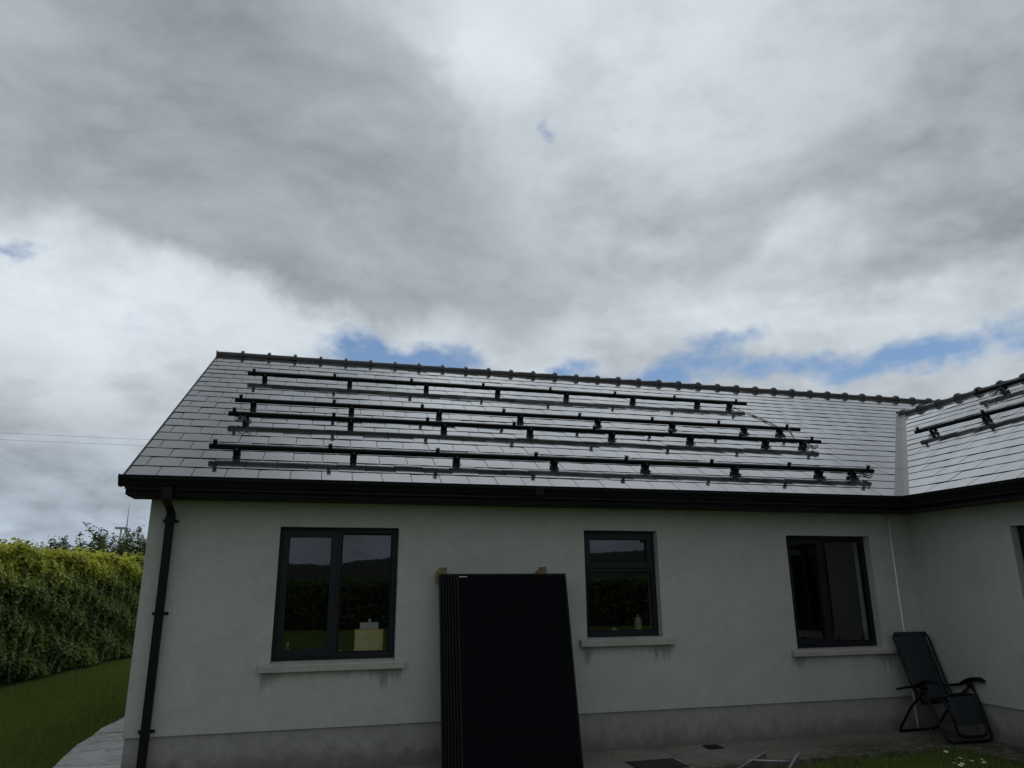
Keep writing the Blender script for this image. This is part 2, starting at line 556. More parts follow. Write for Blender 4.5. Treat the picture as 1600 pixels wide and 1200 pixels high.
# ------------------------------------------------------------------ mesh helpers
class MB:
    def __init__(s):
        s.v = []
        s.f = []
        s.sm = []

    def add(s, vs, fs, smooth=False):
        o = len(s.v)
        s.v.extend(tuple(q) for q in vs)
        s.f.extend(tuple(i + o for i in f) for f in fs)
        s.sm.extend([smooth] * len(fs))
        return s

    def box(s, x0, x1, y0, y1, z0, z1):
        vs = [(x, y, z) for x in (x0, x1) for y in (y0, y1) for z in (z0, z1)]
        return s.add(vs, [(0, 1, 3, 2), (4, 6, 7, 5), (0, 4, 5, 1), (2, 3, 7, 6), (0, 2, 6, 4), (1, 5, 7, 3)])

    def obox(s, c, ax, ay, az):
        """box from a centre and three half-axis vectors"""
        c, ax, ay, az = map(Vector, (c, ax, ay, az))
        vs = [c + ax * i + ay * j + az * k for i in (-1, 1) for j in (-1, 1) for k in (-1, 1)]
        return s.add(vs, [(0, 1, 3, 2), (4, 6, 7, 5), (0, 4, 5, 1), (2, 3, 7, 6), (0, 2, 6, 4), (1, 5, 7, 3)])

    def prism(s, poly, ext):
        """extrude a 3-D polygon along a vector"""
        n = len(poly)
        e = Vector(ext)
        a = [Vector(p) for p in poly]
        s.add(a + [p + e for p in a], [tuple(range(n - 1, -1, -1)), tuple(range(n, 2 * n))] + [(i, (i + 1) % n, n + (i + 1) % n, n + i) for i in range(n)])
        return s

    def tube(s, pts, r, n=8, closed=False, cap=True):
        pts = [Vector(p) for p in pts]
        k = len(pts)
        rs = r if isinstance(r, (list, tuple)) else [r] * k
        vs = []
        nrm = None
        for i in range(k):
            if closed:
                d = (pts[(i + 1) % k] - pts[i - 1]).normalized()
            else:
                d = (pts[min(i + 1, k - 1)] - pts[max(i - 1, 0)]).normalized()
            if nrm is None:
                nrm = d.orthogonal().normalized()
            else:
                nrm = (nrm - d * nrm.dot(d)).normalized()
            b = d.cross(nrm)
            for j in range(n):
                a = 2 * math.pi * j / n
                vs.append(pts[i] + (nrm * math.cos(a) + b * math.sin(a)) * rs[i])
        fs = []
        for i in range(k if closed else k - 1):
            q = (i + 1) % k
            for j in range(n):
                fs.append((i * n + j, i * n + (j + 1) % n, q * n + (j + 1) % n, q * n + j))
        s.add(vs, fs, True)
        if cap and not closed:
            o = len(s.v) - len(vs)
            s.f.append(tuple(o + j for j in range(n - 1, -1, -1)))
            s.f.append(tuple(o + (k - 1) * n + j for j in range(n)))
            s.sm += [False, False]
        return s

    def xf(s, fn):
        s.v = [tuple(fn(Vector(p))) for p in s.v]
        return s

    def mesh(s, name, m, off):
        me = bpy.data.meshes.new(name)
        me.from_pydata([(p[0] - off[0], p[1] - off[1], p[2] - off[2]) for p in s.v], [], s.f)
        me.materials.append(m)
        me.polygons.foreach_set('use_smooth', s.sm)
        me.update()
        return me

    def build(s, name, m, parent=None, bevel=0.0, origin=None):
        a = np.array(s.v)
        o = origin if origin is not None else ((a[:, 0].min() + a[:, 0].max()) / 2, (a[:, 1].min() + a[:, 1].max()) / 2, a[:, 2].min())
        ob = bpy.data.objects.new(name, s.mesh(name, m, o))
        place(ob, o, parent)
        if bevel:
            bv = ob.modifiers.new('edge', 'BEVEL')
            bv.width = bevel
            bv.segments = 2
            bv.limit_method = 'ANGLE'
            bv.angle_limit = rad(40)
        return ob


WL = {}


def place(ob, loc, parent=None):
    C.objects.link(ob)
    WL[ob.name] = Vector(loc)
    if parent is not None:
        ob.parent = parent
        ob.location = Vector(loc) - WL[parent.name]
    else:
        ob.location = loc
    return ob


def tag(o, label=None, cat=None, group=None, kind=None):
    if label:
        o['label'] = label
    if cat:
        o['category'] = cat
    if group:
        o['group'] = group
    if kind:
        o['kind'] = kind
    return o


def thing(name, loc, label, cat, group=None):
    return tag(place(bpy.data.objects.new(name, None), loc), label, cat, group)


def fast_mesh(name, verts, faces, m, parent=None, attr=None, origin=(0, 0, 0)):
    """numpy mesh with equal-sized faces; attr: one float per face"""
    me = bpy.data.meshes.new(name)
    nf, k = faces.shape
    me.vertices.add(len(verts))
    me.vertices.foreach_set('co', (verts - np.array(origin)).astype(np.float32).ravel())
    me.loops.add(nf * k)
    me.loops.foreach_set('vertex_index', faces.astype(np.int32).ravel())
    me.polygons.add(nf)
    me.polygons.foreach_set('loop_start', np.arange(0, nf * k, k, dtype=np.int32))
    me.update(calc_edges=True)
    me.materials.append(m)
    if attr is not None:
        a = me.attributes.new('tint', 'FLOAT', 'FACE')
        a.data.foreach_set('value', attr.astype(np.float32))
    return place(bpy.data.objects.new(name, me), origin, parent)


def bend(pts, r, seg=5):
    """round the corners of a polyline"""
    pts = [Vector(p) for p in pts]
    res = [pts[0]]
    for i in range(1, len(pts) - 1):
        a, b, c = pts[i - 1], pts[i], pts[i + 1]
        d1, d2 = (a - b), (c - b)
        q = min(r, d1.length * 0.45, d2.length * 0.45)
        p0, p2 = b + d1.normalized() * q, b + d2.normalized() * q
        for k in range(seg + 1):
            t = k / seg
            res.append(p0 * (1 - t) ** 2 + b * 2 * t * (1 - t) + p2 * t * t)
    res.append(pts[-1])
    return res


# ------------------------------------------------------------------ ground
g = MB()
g.add([(-4000, -4000, -0.06), (4000, -4000, -0.06), (4000, 4000, -0.06), (-4000, 4000, -0.06)], [(0, 1, 2, 3)])
tag(g.build('lawn', M['turf']), kind='structure')

path = tag(place(bpy.data.objects.new('path', None), (3, 7.4, 0)), kind='structure')
edges = [-1.60, 0.75, 3.655, 6.70]
for a, b_ in zip(edges[:-1], edges[1:]):
    q = MB().box(a + 0.006, b_ - 0.006, 6.93, 7.836, -0.12, 0.0)
    q.build('slab', M['concrete'], path, bevel=0.006)
q = MB().box(6.706, 7.332, 1.0, 7.836, -0.12, 0.0)
q.build('slab', M['concrete'], path, bevel=0.006)

# imprinted path round the gable, with an uneven lawn edge
pe = [(-2.30, 5.8), (-2.33, 7.6), (-2.36, 8.7), (-2.42, 9.3), (-2.46, 9.9), (-2.44, 10.4), (-2.47, 10.9), (-2.40, 11.5), (-2.37, 12.2), (-2.42, 13.5), (-2.36, 15.5), (-2.4, 18.5)]
pp = MB()
poly = [(x, y, -0.115) for x, y in pe] + [(-1.575, 18.5, -0.115), (-1.575, 7.836, -0.115), (-1.606, 7.83, -0.115), (-1.606, 5.8, -0.115)]
pp.prism(poly[::-1], (0, 0, 0.108))
gp = pp.build('paved_path', M['paving'])
tag(gp, kind='structure')
pw = place(bpy.data.objects.new('joint_strip', MB().box(-2.42, -1.58, 10.55, 10.57, -0.006, -0.0045).mesh('joint_strip', M['soil'], (-2, 10.56, -0.006))), (-2, 10.56, -0.006), gp)

# ------------------------------------------------------------------ bungalow
EAVE_Y, EAVE_X, EAVE_Z = 7.379, 6.876, 2.680
SL = rad(28.9)
cs, sn = math.cos(SL), math.sin(SL)
T_MAIN, T_WING = 5.63, 4.30
VERGE = -1.762
X_END = 18.0
WING_Y0 = 1.0
house = thing('bungalow', (3, 9, 0), 'single storey grey rendered bungalow with dark slate roof and black gutters', 'house')

HOLES = [(-0.362, 0.836, 0.965, 2.274), (2.900, 3.795, 1.105, 2.275), (5.497, 6.684, 0.925, 2.243)]


def holed_wall(u0, u1, v0, v1, holes, T, fn):
    us = sorted({u0, u1, *[h[0] for h in holes], *[h[1] for h in holes]})
    vs = sorted({v0, v1, *[h[2] for h in holes], *[h[3] for h in holes]})
    b = MB()

    def inside(u, v):
        return any(h[0] < u < h[1] and h[2] < v < h[3] for h in holes)
    for i in range(len(us) - 1):
        for j in range(len(vs) - 1):
            a0, a1, c0, c1 = us[i], us[i + 1], vs[j], vs[j + 1]
            if inside((a0 + a1) / 2, (c0 + c1) / 2):
                continue
            b.add([(a0, 0, c0), (a1, 0, c0), (a1, 0, c1), (a0, 0, c1)], [(0, 1, 2, 3)])
            b.add([(a0, T, c0), (a1, T, c0), (a1, T, c1), (a0, T, c1)], [(3, 2, 1, 0)])
    for h in holes:
        a0, a1, c0, c1 = h
        b.add([(a0, 0, c0), (a0, 0, c1), (a0, T, c1), (a0, T, c0)], [(0, 1, 2, 3)])
        b.add([(a1, 0, c0), (a1, T, c0), (a1, T, c1), (a1, 0, c1)], [(0, 1, 2, 3)])
        b.add([(a0, 0, c1), (a1, 0, c1), (a1, T, c1), (a0, T, c1)], [(0, 1, 2, 3)])
        b.add([(a0, 0, c0), (a0, T, c0), (a1, T, c0), (a1, 0, c0)], [(0, 1, 2, 3)])
    for (p, q) in (((u0, v0), (u0, v1)), ((u1, v1), (u1, v0)), ((u0, v1), (u1, v1)), ((u1, v0), (u0, v0))):
        b.add([(p[0], 0, p[1]), (q[0], 0, q[1]), (q[0], T, q[1]), (p[0], T, p[1])], [(0, 1, 2, 3)])
    return b.xf(fn)


main_fn = lambda p: Vector((p.x, D + p.y, p.z))
wing_fn = lambda p: Vector((XW + p.y, -p.x, p.z))       # u runs towards the camera
WHOLE = (-6.395, -5.05, 0.965, 2.267)
BY = 2 * (EAVE_Y + T_MAIN * cs) - D
BX = 2 * (EAVE_X + T_WING * cs) - XW
wall = holed_wall(-1.590, XW + 0.01, 0.374, 2.60, HOLES, 0.30, main_fn).build('wall', M['render'], house)
holed_wall(-7.817, -WING_Y0, 0.374, 2.60, [WHOLE], 0.30, wing_fn).build('wall', M['render'], house)
# gable wall, rear walls and wing end
gw = MB()
gw.prism([(-1.590, 8.121, 0.374), (-1.590, BY, 0.374), (-1.590, BY, 2.66), (-1.590, (D + BY) / 2, 5.28), (-1.590, 8.121, 2.90)], (0.30, 0, 0))
gw.build('wall', M['render'], house)
MB().box(-1.288, X_END, BY - 0.3, BY, 0.0, 2.75).build('wall', M['render'], house)
MB().box(X_END - 0.3, X_END, 7.82, BY - 0.302, 0.0, 2.75).build('wall', M['render'], house)
MB().box(BX - 0.3, BX, WING_Y0, 7.815, 0.0, 2.75).build('wall', M['render'], house)
MB().prism([(XW + 0.302, WING_Y0 + 0.05, 0), (BX - 0.302, WING_Y0 + 0.05, 0), (BX - 0.302, WING_Y0 + 0.05, 2.75), ((XW + BX) / 2, WING_Y0 + 0.05, 4.55), (XW + 0.302, WING_Y0 + 0.05, 2.75)], (0, 0.25, 0)).build('wall', M['render'], house)
MB().box(XW + 0.32, X_END - 0.302, 7.822, 8.119, 0.0, 2.75).build('wall', M['render'], house)
# plinth, set back behind the render
MB().box(-1.574, XW + 0.02, D + 0.017, D + 0.28, -0.12, 0.372).build('plinth', M['plinth'], house)
MB().box(XW + 0.017, XW + 0.28, WING_Y0 + 0.02, D + 0.015, -0.12, 0.372).build('plinth', M['plinth'], house)
MB().box(-1.574, -1.30, D + 0.282, BY - 0.02, -0.12, 0.372).build('plinth', M['plinth'], house)
# inside: floor, ceiling and cross walls, so that the rooms are dark rooms
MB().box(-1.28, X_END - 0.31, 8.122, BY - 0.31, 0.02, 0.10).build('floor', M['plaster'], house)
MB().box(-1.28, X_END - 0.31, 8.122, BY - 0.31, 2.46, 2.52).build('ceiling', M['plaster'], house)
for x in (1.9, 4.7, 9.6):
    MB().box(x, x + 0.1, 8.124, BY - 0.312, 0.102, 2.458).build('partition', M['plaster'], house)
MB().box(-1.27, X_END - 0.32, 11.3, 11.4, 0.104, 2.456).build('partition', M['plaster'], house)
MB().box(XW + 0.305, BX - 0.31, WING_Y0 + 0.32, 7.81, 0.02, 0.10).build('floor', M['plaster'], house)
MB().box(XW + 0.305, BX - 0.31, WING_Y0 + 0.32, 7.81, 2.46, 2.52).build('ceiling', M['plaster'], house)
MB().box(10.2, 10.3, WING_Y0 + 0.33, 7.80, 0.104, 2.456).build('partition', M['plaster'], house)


# ---- windows: frame > sash, pane
def rectframe(b, u0, u1, v0, v1, th, w0, w1):
    b.box(u0, u0 + th, w0, w1, v0, v1)
    b.box(u1 - th, u1, w0, w1, v0, v1)
    b.box(u0 + th, u1 - th, w0, w1, v0, v0 + th)
    b.box(u0 + th, u1 - th, w0, w1, v1 - th, v1)


def window(hole, fn, split, opener):
    u0, u1, v0, v1 = hole
    u0, u1, v0, v1 = u0 + 0.003, u1 - 0.003, v0 + 0.022, v1 - 0.003
    b = MB()
    th, w0, w1 = 0.052, 0.095, 0.165
    rectframe(b, u0, u1, v0, v1, th, w0, w1)
    if split[0] == 'v':
        m = u0 + (u1 - u0) * split[1]
        b.box(m - 0.030, m + 0.030, w0 + 0.002, w1 - 0.002, v0 + th, v1 - th)
        cells = [(u0 + th, m - 0.030, v0 + th, v1 - th), (m + 0.030, u1 - th, v0 + th, v1 - th)]
    else:
        m = v0 + (v1 - v0) * split[1]
        b.box(u0 + th, u1 - th, w0 + 0.002, w1 - 0.002, m - 0.030, m + 0.030)
        cells = [(u0 + th, u1 - th, v0 + th, m - 0.030), (u0 + th, u1 - th, m + 0.030, v1 - th)]
    fr = b.xf(fn).build('window', M['anthracite'], house, bevel=0.004)
    for i, c in enumerate(cells):
        if i == opener:
            s = MB()
            rectframe(s, c[0] - 0.022, c[1] + 0.022, c[2] - 0.022, c[3] + 0.022, 0.066, w0 - 0.014, w0 - 0.001)
            rectframe(s, c[0] + 0.002, c[1] - 0.002, c[2] + 0.002, c[3] - 0.002, 0.042, w0, w1 - 0.01)
            s.xf(fn).build('sash', M['anthracite'], fr, bevel=0.003)
            k = 0.046
        else:
            s = MB()
            rectframe(s, c[0] + 0.001, c[1] - 0.001, c[2] + 0.001, c[3] - 0.001, 0.014, w0 + 0.006, w0 + 0.03)
            s.xf(fn).build('glazing_bead', M['black'], fr)
            k = 0.004
        MB().box(c[0] + k, c[1] - k, w0 + 0.024, w0 + 0.028, c[2] + k, c[3] - k).xf(fn).build('pane', M['glass'], fr)
    # inner board
    MB().box(u0, u1, w1 + 0.003, 0.42, v0 - 0.015, v0 + 0.022).xf(fn).build('window_board', M['board'], fr)
    return fr


def sill(x0, x1, zb, zf, hole, fn):
    """concrete sill with a sloping top and a drip edge"""
    b = MB()
    prof = [(-0.055, zb), (-0.055, zf - 0.008), (-0.047, zf), (-0.002, zf + 0.012), (-0.002, zb + 0.006), (-0.035, zb + 0.006), (-0.035, zb)]
    b.prism([(x0, y, z) for y, z in prof], (x1 - x0, 0, 0))
    b.prism([(hole[0] + 0.002, y, z) for y, z in ((-0.0015, zf + 0.0125), (0.16, hole[2] + 0.020), (0.16, hole[2] + 0.001), (-0.0015, hole[2] + 0.001))], (hole[1] - hole[0] - 0.004, 0, 0))
    return b.xf(fn).build('window_sill', M['sill'], house)


window(HOLES[0], main_fn, ('v', 0.49), 0)
window(HOLES[1], main_fn, ('h', 0.635), 1)
window(HOLES[2], main_fn, ('v', 0.46), 0)
window(WHOLE, wing_fn, ('v', 0.5), 0)
sill(-0.465, 0.930, 0.892, 0.955, HOLES[0], main_fn)
sill(2.814, 3.925, 1.041, 1.108, HOLES[1], main_fn)
sill(5.410, 6.862, 0.865, 0.920, HOLES[2], main_fn)
sill(-6.49, -4.95, 0.892, 0.955, WHOLE, wing_fn)

# ---- roof decks
def rp(x, t, h=0.0):        # point on the main front slope
    return Vector((x, EAVE_Y + t * cs - h * sn, EAVE_Z + t * sn + h * cs))


def wp(y, t, h=0.0):        # point on the wing slope that faces the yard
    return Vector((EAVE_X + t * cs - h * sn, y, EAVE_Z + t * sn + h * cs))


apex_y, apex_z = rp(0, T_MAIN).y, rp(0, T_MAIN).z
deck = MB()
for sgn in (-1, 1):
    e = [(VERGE + 0.012, apex_y + sgn * (apex_y - EAVE_Y - 0.03), EAVE_Z + 0.016), (VERGE + 0.012, apex_y, apex_z), (VERGE + 0.012, apex_y, apex_z - 0.13), (VERGE + 0.012, apex_y + sgn * (apex_y - EAVE_Y - 0.03), EAVE_Z - 0.10)]
    deck.prism(e if sgn < 0 else e[::-1], (X_END + 0.15 - VERGE, 0, 0))
deck.xf(lambda p: Vector((p.x, p.y, p.z - 0.012)))
roof = deck.build('roof', M['deck'], house)
ax_, az_ = wp(0, T_WING).x, wp(0, T_WING).z
wd = MB()
for sgn in (-1, 1):
    y0 = WING_Y0 - 0.2
    ylen = (7.38 if sgn < 0 else 7.6) + T_WING * cs - y0 - 0.1
    e = [(ax_ + sgn * (ax_ - EAVE_X - 0.03), y0, EAVE_Z + 0.016), (ax_, y0, az_), (ax_, y0, az_ - 0.13), (ax_ + sgn * (ax_ - EAVE_X - 0.03), y0, EAVE_Z - 0.10)]
    wd.prism(e[::-1] if sgn < 0 else e, (0, ylen, 0))
wd.xf(lambda p: Vector((p.x, p.y, p.z - 0.012)))
roof_w = wd.build('roof', M['deck'], house)

# ---- slates
GAUGE, SW = 0.268, 0.300
T0 = 0.010


def project(p):
    v = p - EYE
    z = v.dot(fw)
    if z < 0.2:
        return None
    return (800 + 1132.07 * v.dot(r2) / z, 600 - 1132.07 * v.dot(u2) / z)


def slate_mesh(s0, s1, tl, skew, pt):
    """one slate in roof coordinates, bowed a little across its width; skew = (extra at left top, extra at right top)"""
    b = MB()
    N = 4
    vs = []
    for row, (tt, h) in enumerate(((0.0, 0.0105), (tl, 0.0040))):
        for i in range(N + 1):
            q = i / N
            a0, a1 = s0 + skew[0] * row, s1 + skew[1] * row
            bow = 0.0009 * (1 - (2 * q - 1) ** 2)
            vs.append(pt(a0 + (a1 - a0) * q, tt, h + bow))
    for i in range(N + 1):
        q = i / N
        vs.append(pt(s0 + (s1 - s0) * q, 0.0, 0.0055))
    for i in range(N + 1):
        q = i / N
        vs.append(pt(s0 + (s1 - s0) * q, 0.0, 0.0105 + 0.0009 * (1 - (2 * q - 1) ** 2)))
    top = [(i, i + 1, N + 2 + i, N + 1 + i) for i in range(N)]
    fr = [(2 * N + 2 + i, 2 * N + 3 + i, 3 * N + 4 + i, 3 * N + 3 + i) for i in range(N)]
    b.add(vs, top, True)
    o = len(b.v) - len(vs)
    b.f += [tuple(o + k for k in f) for f in fr]
    b.sm += [False] * N
    return b


slates = []          # (area, which, s0, s1, t, tl, skew)
VM = 0.115           # half width of the open valley, along the course


def collect(which):
    rows = int(((T_MAIN if which == 'm' else T_WING) - T0) / GAUGE) + 1
    for k in range(rows):
        t = T0 + k * GAUGE
        tm = T_MAIN if which == 'm' else T_WING
        tl = min(GAUGE + 0.02, tm - t - 0.005)
        if tl < 0.05:
            continue
        if which == 'm':
            lo, hi = VERGE, min(EAVE_X + t * cs - VM, 13.0)
            hi_top = min(EAVE_X + (t + tl) * cs - VM, 13.0)
            if t > T_WING + 0.1:
                hi = hi_top = 13.0
            off = (0.10 if k % 2 else 0.25) + 0.02
        else:
            lo, hi = -(EAVE_Y + t * cs - VM), -(WING_Y0 - 0.15)      # coordinate runs towards the camera
            lo_top = -(EAVE_Y + (t + tl) * cs - VM)
            off = 0.0 if k % 2 else 0.15
        first = math.floor((lo - VERGE - off) / SW) * SW + VERGE + off if which == 'm' else math.floor((lo - off) / SW) * SW + off
        cuts = [lo] + [q for q in (first + SW * i for i in range(0, 80)) if lo + 0.02 < q < hi - 0.02] + [hi]
        if which == 'm' and len(cuts) > 2 and hi < 12.9 and cuts[-1] - cuts[-2] < 0.11:
            cuts.pop(-2)
        if which == 'w' and len(cuts) > 2 and cuts[1] - cuts[0] < 0.11:
            cuts.pop(1)
        for i in range(len(cuts) - 1):
            sk = (0.0, 0.0)
            if which == 'm' and i == len(cuts) - 2:
                sk = (0.0, hi_top - hi)
            if which == 'w' and i == 0:
                sk = (lo_top - lo, 0.0)
            slates.append([0, which, cuts[i] + 0.0031, cuts[i + 1] - 0.0031, t, tl, sk])


collect('m')
collect('w')
for r in slates:
    pt = (lambda s, t, h: rp(s, t, h)) if r[1] == 'm' else (lambda s, t, h: wp(-s, t, h))
    pr = [project(pt(a, b_, 0.01)) for a, b_ in ((r[2], r[4]), (r[3], r[4]), (r[3] + r[6][1], r[4] + r[5] - 0.02), (r[2] + r[6][0], r[4] + r[5] - 0.02))]
    if any(p is None for p in pr):
        continue
    if max(p[0] for p in pr) < 0 or min(p[0] for p in pr) > 1600:
        continue
    r[0] = abs(sum(pr[i][0] * pr[(i + 1) % 4][1] - pr[(i + 1) % 4][0] * pr[i][1] for i in range(4))) / 2
slates.sort(key=lambda r: -r[0])

shared = {}
rest = {'m': MB(), 'w': MB()}
for i, (area, which, s0, s1, t, tl, sk) in enumerate(slates):
    if which == 'm':
        base = rp(s0, t)
        vec = lambda s, tt, h: rp(s, tt, h) - rp(0, 0)
    else:
        base = wp(-s0, t)
        vec = lambda s, tt, h: wp(-s, tt, h) - wp(0, 0)
    key = (which, round(s1 - s0, 3), round(tl, 3), round(sk[0], 3), round(sk[1], 3))
    dh = random.uniform(0.0, 0.0022)
    tilt = (random.gauss(0, 0.0030), random.gauss(0, 0.0030), 0)
    if i < 299:
        if key not in shared:
            shared[key] = slate_mesh(0, s1 - s0, tl, sk, vec).mesh('slate', M['slate'], (0, 0, 0))
        o = bpy.data.objects.new('slate', shared[key])
        o.rotation_euler = tilt
        place(o, base + Vector((0, 0, dh)), roof if which == 'm' else roof_w)
    else:
        b = slate_mesh(0, s1 - s0, tl, sk, vec)
        R3 = Matrix.Rotation(tilt[0], 3, 'X') @ Matrix.Rotation(tilt[1], 3, 'Y')
        rest[which].add([R3 @ Vector(v) + base + Vector((0, 0, dh)) for v in b.v], b.f)
        n = len(b.sm)
        rest[which].sm[-n:] = b.sm
for k, pr_ in (('m', roof), ('w', roof_w)):
    o = rest[k].build('slate_courses', M['slate'], pr_)
    o['kind'] = 'stuff'

# ---- valley flashing in lapped lengths
lens = np.linspace(0.02, T_WING + 0.06, 5)
for i in range(4):
    ta, tb = lens[i] - (0.05 if i else 0.0), lens[i + 1]
    hw = 0.19
    lift = 0.004 + 0.003 * (i % 2)
    b = MB()
    va, vb = Vector((EAVE_X + ta * cs, EAVE_Y + ta * cs, EAVE_Z + ta * sn)), Vector((EAVE_X + tb * cs, EAVE_Y + tb * cs, EAVE_Z + tb * sn))
    up = Vector((0, 0, lift))
    rib = Vector((0, 0, lift + 0.012))
    L1 = [va + Vector((-hw, 0, 0)) + up, va + Vector((-0.02, 0, 0)) + up, va + rib, va + Vector((0, -0.02, 0)) + up, va + Vector((0, -hw, 0)) + up]
    L2 = [q + (vb - va) for q in L1]
    b.add(L1 + L2, [(j, j + 1, 6 + j, 5 + j) for j in range(4)])
    b.add([L1[j] - Vector((0, 0, 0.004)) for j in range(5)] + L1, [(j, j + 1, 6 + j, 5 + j) for j in range(4)])
    b.build('valley_flashing', M['lead'], house)

# ---- ridge tiles, one mesh shared
RG = 0.421


def ridge_mesh(axis):
    b = MB()
    def arc(r, along, drop=0.0):
        out_ = []
        for j in range(11):
            a = math.pi * (j / 10) * 1.16 - math.pi * 0.08
            c, s_ = math.cos(a) * r * 1.05, math.sin(a) * r
            out_.append((along, c, s_ - drop) if axis == 'x' else (c, along, s_ - drop))
        return out_
    secs = [(0.070, 0.0), (0.072, 0.372), (0.100, 0.375), (0.108, 0.388), (0.108, 0.410), (0.100, 0.424), (0.068, 0.4245)]
    vs, fs = [], []
    for r, l in secs:
        vs += arc(r, l)
    for i in range(len(secs) - 1):
        for j in range(10):
            f = (i * 11 + j, i * 11 + j + 1, (i + 1) * 11 + j + 1, (i + 1) * 11 + j)
            fs.append(f if axis == 'y' else f[::-1])
    b.add(vs, fs, True)
    b.add(arc(0.070, 0.0), [tuple(range(11)) if axis == 'y' else tuple(range(10, -1, -1))])
    # raised stop on top of the collar
    return b


rm = ridge_mesh('x').mesh('ridge_tile', M['ridge'], (0, 0, 0))
x = VERGE - 0.02
while x < 13.6:
    o = bpy.data.objects.new('ridge_tile', rm)
    o.rotation_euler = (random.gauss(0, 0.01), random.gauss(0, 0.003), random.gauss(0, 0.004))
    place(o, (x, apex_y, apex_z - 0.012 + random.gauss(0, 0.002)), house)
    x += RG
rmw = ridge_mesh('y').mesh('ridge_tile', M['ridge'], (0, 0, 0))
y = 11.10
while y > WING_Y0 - 0.3:
    o = bpy.data.objects.new('ridge_tile', rmw)
    o.rotation_euler = (random.gauss(0, 0.003), random.gauss(0, 0.01), random.gauss(0, 0.004))
    place(o, (ax_, y - 0.42, az_ - 0.012), house)
    y -= RG
# square end cap of the ridge at the gable
MB().box(VERGE - 0.028, VERGE - 0.016, apex_y - 0.08, apex_y + 0.08, apex_z - 0.06, apex_z + 0.06).build('ridge_end', M['ridge'], house)

# ---- verge trim, barge board, fascia, soffit, gutters
vb_ = MB()
vb_.prism([rp(VERGE - 0.012, -0.01, -0.09), rp(VERGE - 0.012, T_MAIN, -0.09), rp(VERGE - 0.012, T_MAIN, 0.016), rp(VERGE - 0.012, -0.01, 0.016)], (0.014, 0, 0))
vb_.build('verge_trim', M['black'], house)
bb = MB()
bb.prism([(-1.735, EAVE_Y + 0.13, 2.527), (-1.735, apex_y, apex_z - 0.34), (-1.735, apex_y, apex_z - 0.145), (-1.735, EAVE_Y + 0.13, EAVE_Z - 0.125 + 0.13 * sn / cs)], (0.02, 0, 0))
bb.build('barge_board', M['black'], house)
MB().prism([(-1.714, EAVE_Y + 0.2, 2.54), (-1.714, apex_y, apex_z - 0.335), (-1.714, apex_y, apex_z - 0.32), (-1.714, EAVE_Y + 0.2, 2.555)], (0.123, 0, 0)).build('soffit', M['black'], house)
FY, FX = EAVE_Y + 0.085, EAVE_X + 0.085
MB().box(-1.752, FX, FY, FY + 0.02, 2.524, 2.672).build('fascia', M['black'], house, bevel=0.003)
MB().box(FX, FX + 0.02, WING_Y0 - 0.1, FY + 0.02, 2.524, 2.672).build('fascia', M['black'], house, bevel=0.003)
b = MB()
b.box(-1.750, XW, FY + 0.0205, D - 0.001, 2.524, 2.536)
for k in range(3):      # shallow V joints of the soffit boards
    yy = FY + 0.07 + k * 0.1
    b.box(-1.745, XW - 0.35, yy, yy + 0.085, 2.5185, 2.5235)
b.build('soffit', M['black'], house)
MB().box(FX + 0.0205, XW - 0.001, WING_Y0 - 0.1, FY + 0.018, 2.524, 2.536).build('soffit', M['black'], house)


def gutter(a, b_, axis, capped):
    """deep ogee gutter; profile runs outwards from the fascia"""
    prof = [(0.0, 0.012), (-0.012, 0.0), (-0.075, 0.0), (-0.092, 0.010), (-0.098, 0.030), (-0.106, 0.050), (-0.116, 0.066), (-0.118, 0.090), (-0.124, 0.094), (-0.124, 0.100), (-0.110, 0.100), (-0.108, 0.068), (-0.090, 0.030), (-0.070, 0.010), (-0.015, 0.010), (-0.006, 0.09), (0.0, 0.09)]
    gz = 2.594
    m = MB()
    n = len(prof)
    pa = [(FY - 0.001 + q, gz + z) for q, z in prof]
    if axis == 'x':
        ring = lambda s: [(s, y_, z_) for y_, z_ in pa]
        vs = ring(a) + ring(b_)
    else:
        pa = [(FX - 0.001 + q, gz + z) for q, z in prof]
        ring = lambda s: [(x_, s, z_) for x_, z_ in pa]
        vs = ring(a) + ring(b_)
    fs = [(i, (i + 1) % n, n + (i + 1) % n, n + i) for i in range(n)]
    m.add(vs, fs if axis == 'y' else [f[::-1] for f in fs])
    return m.build('gutter', M['black'], house)


gutter(-1.788, FX - 0.0, 'x', True)
gutter(FY - 0.0, WING_Y0 - 0.12, 'y', False)
ge = MB()
ge.prism([(-1.800, FY - 0.001 + q, 2.590 + z) for q, z in ((0, 0.012), (-0.012, 0), (-0.08, 0), (-0.10, 0.012), (-0.112, 0.05), (-0.128, 0.07), (-0.130, 0.106), (0.0, 0.106))], (0.013, 0, 0))
ge.build('gutter_end_cap', M['black'], house)
for x in (-0.95, 0.05, 1.05, 2.05, 3.05, 4.05, 5.05, 6.05):       # brackets below the gutter
    MB().box(x, x + 0.022, FY - 0.121, FY - 0.002, 2.586, 2.593).build('gutter_bracket', M['black'], house)
MB().box(2.2, 2.29, FY - 0.1265, FY - 0.002, 2.589, 2.692).build('gutter_union', M['black'], house, bevel=0.004)

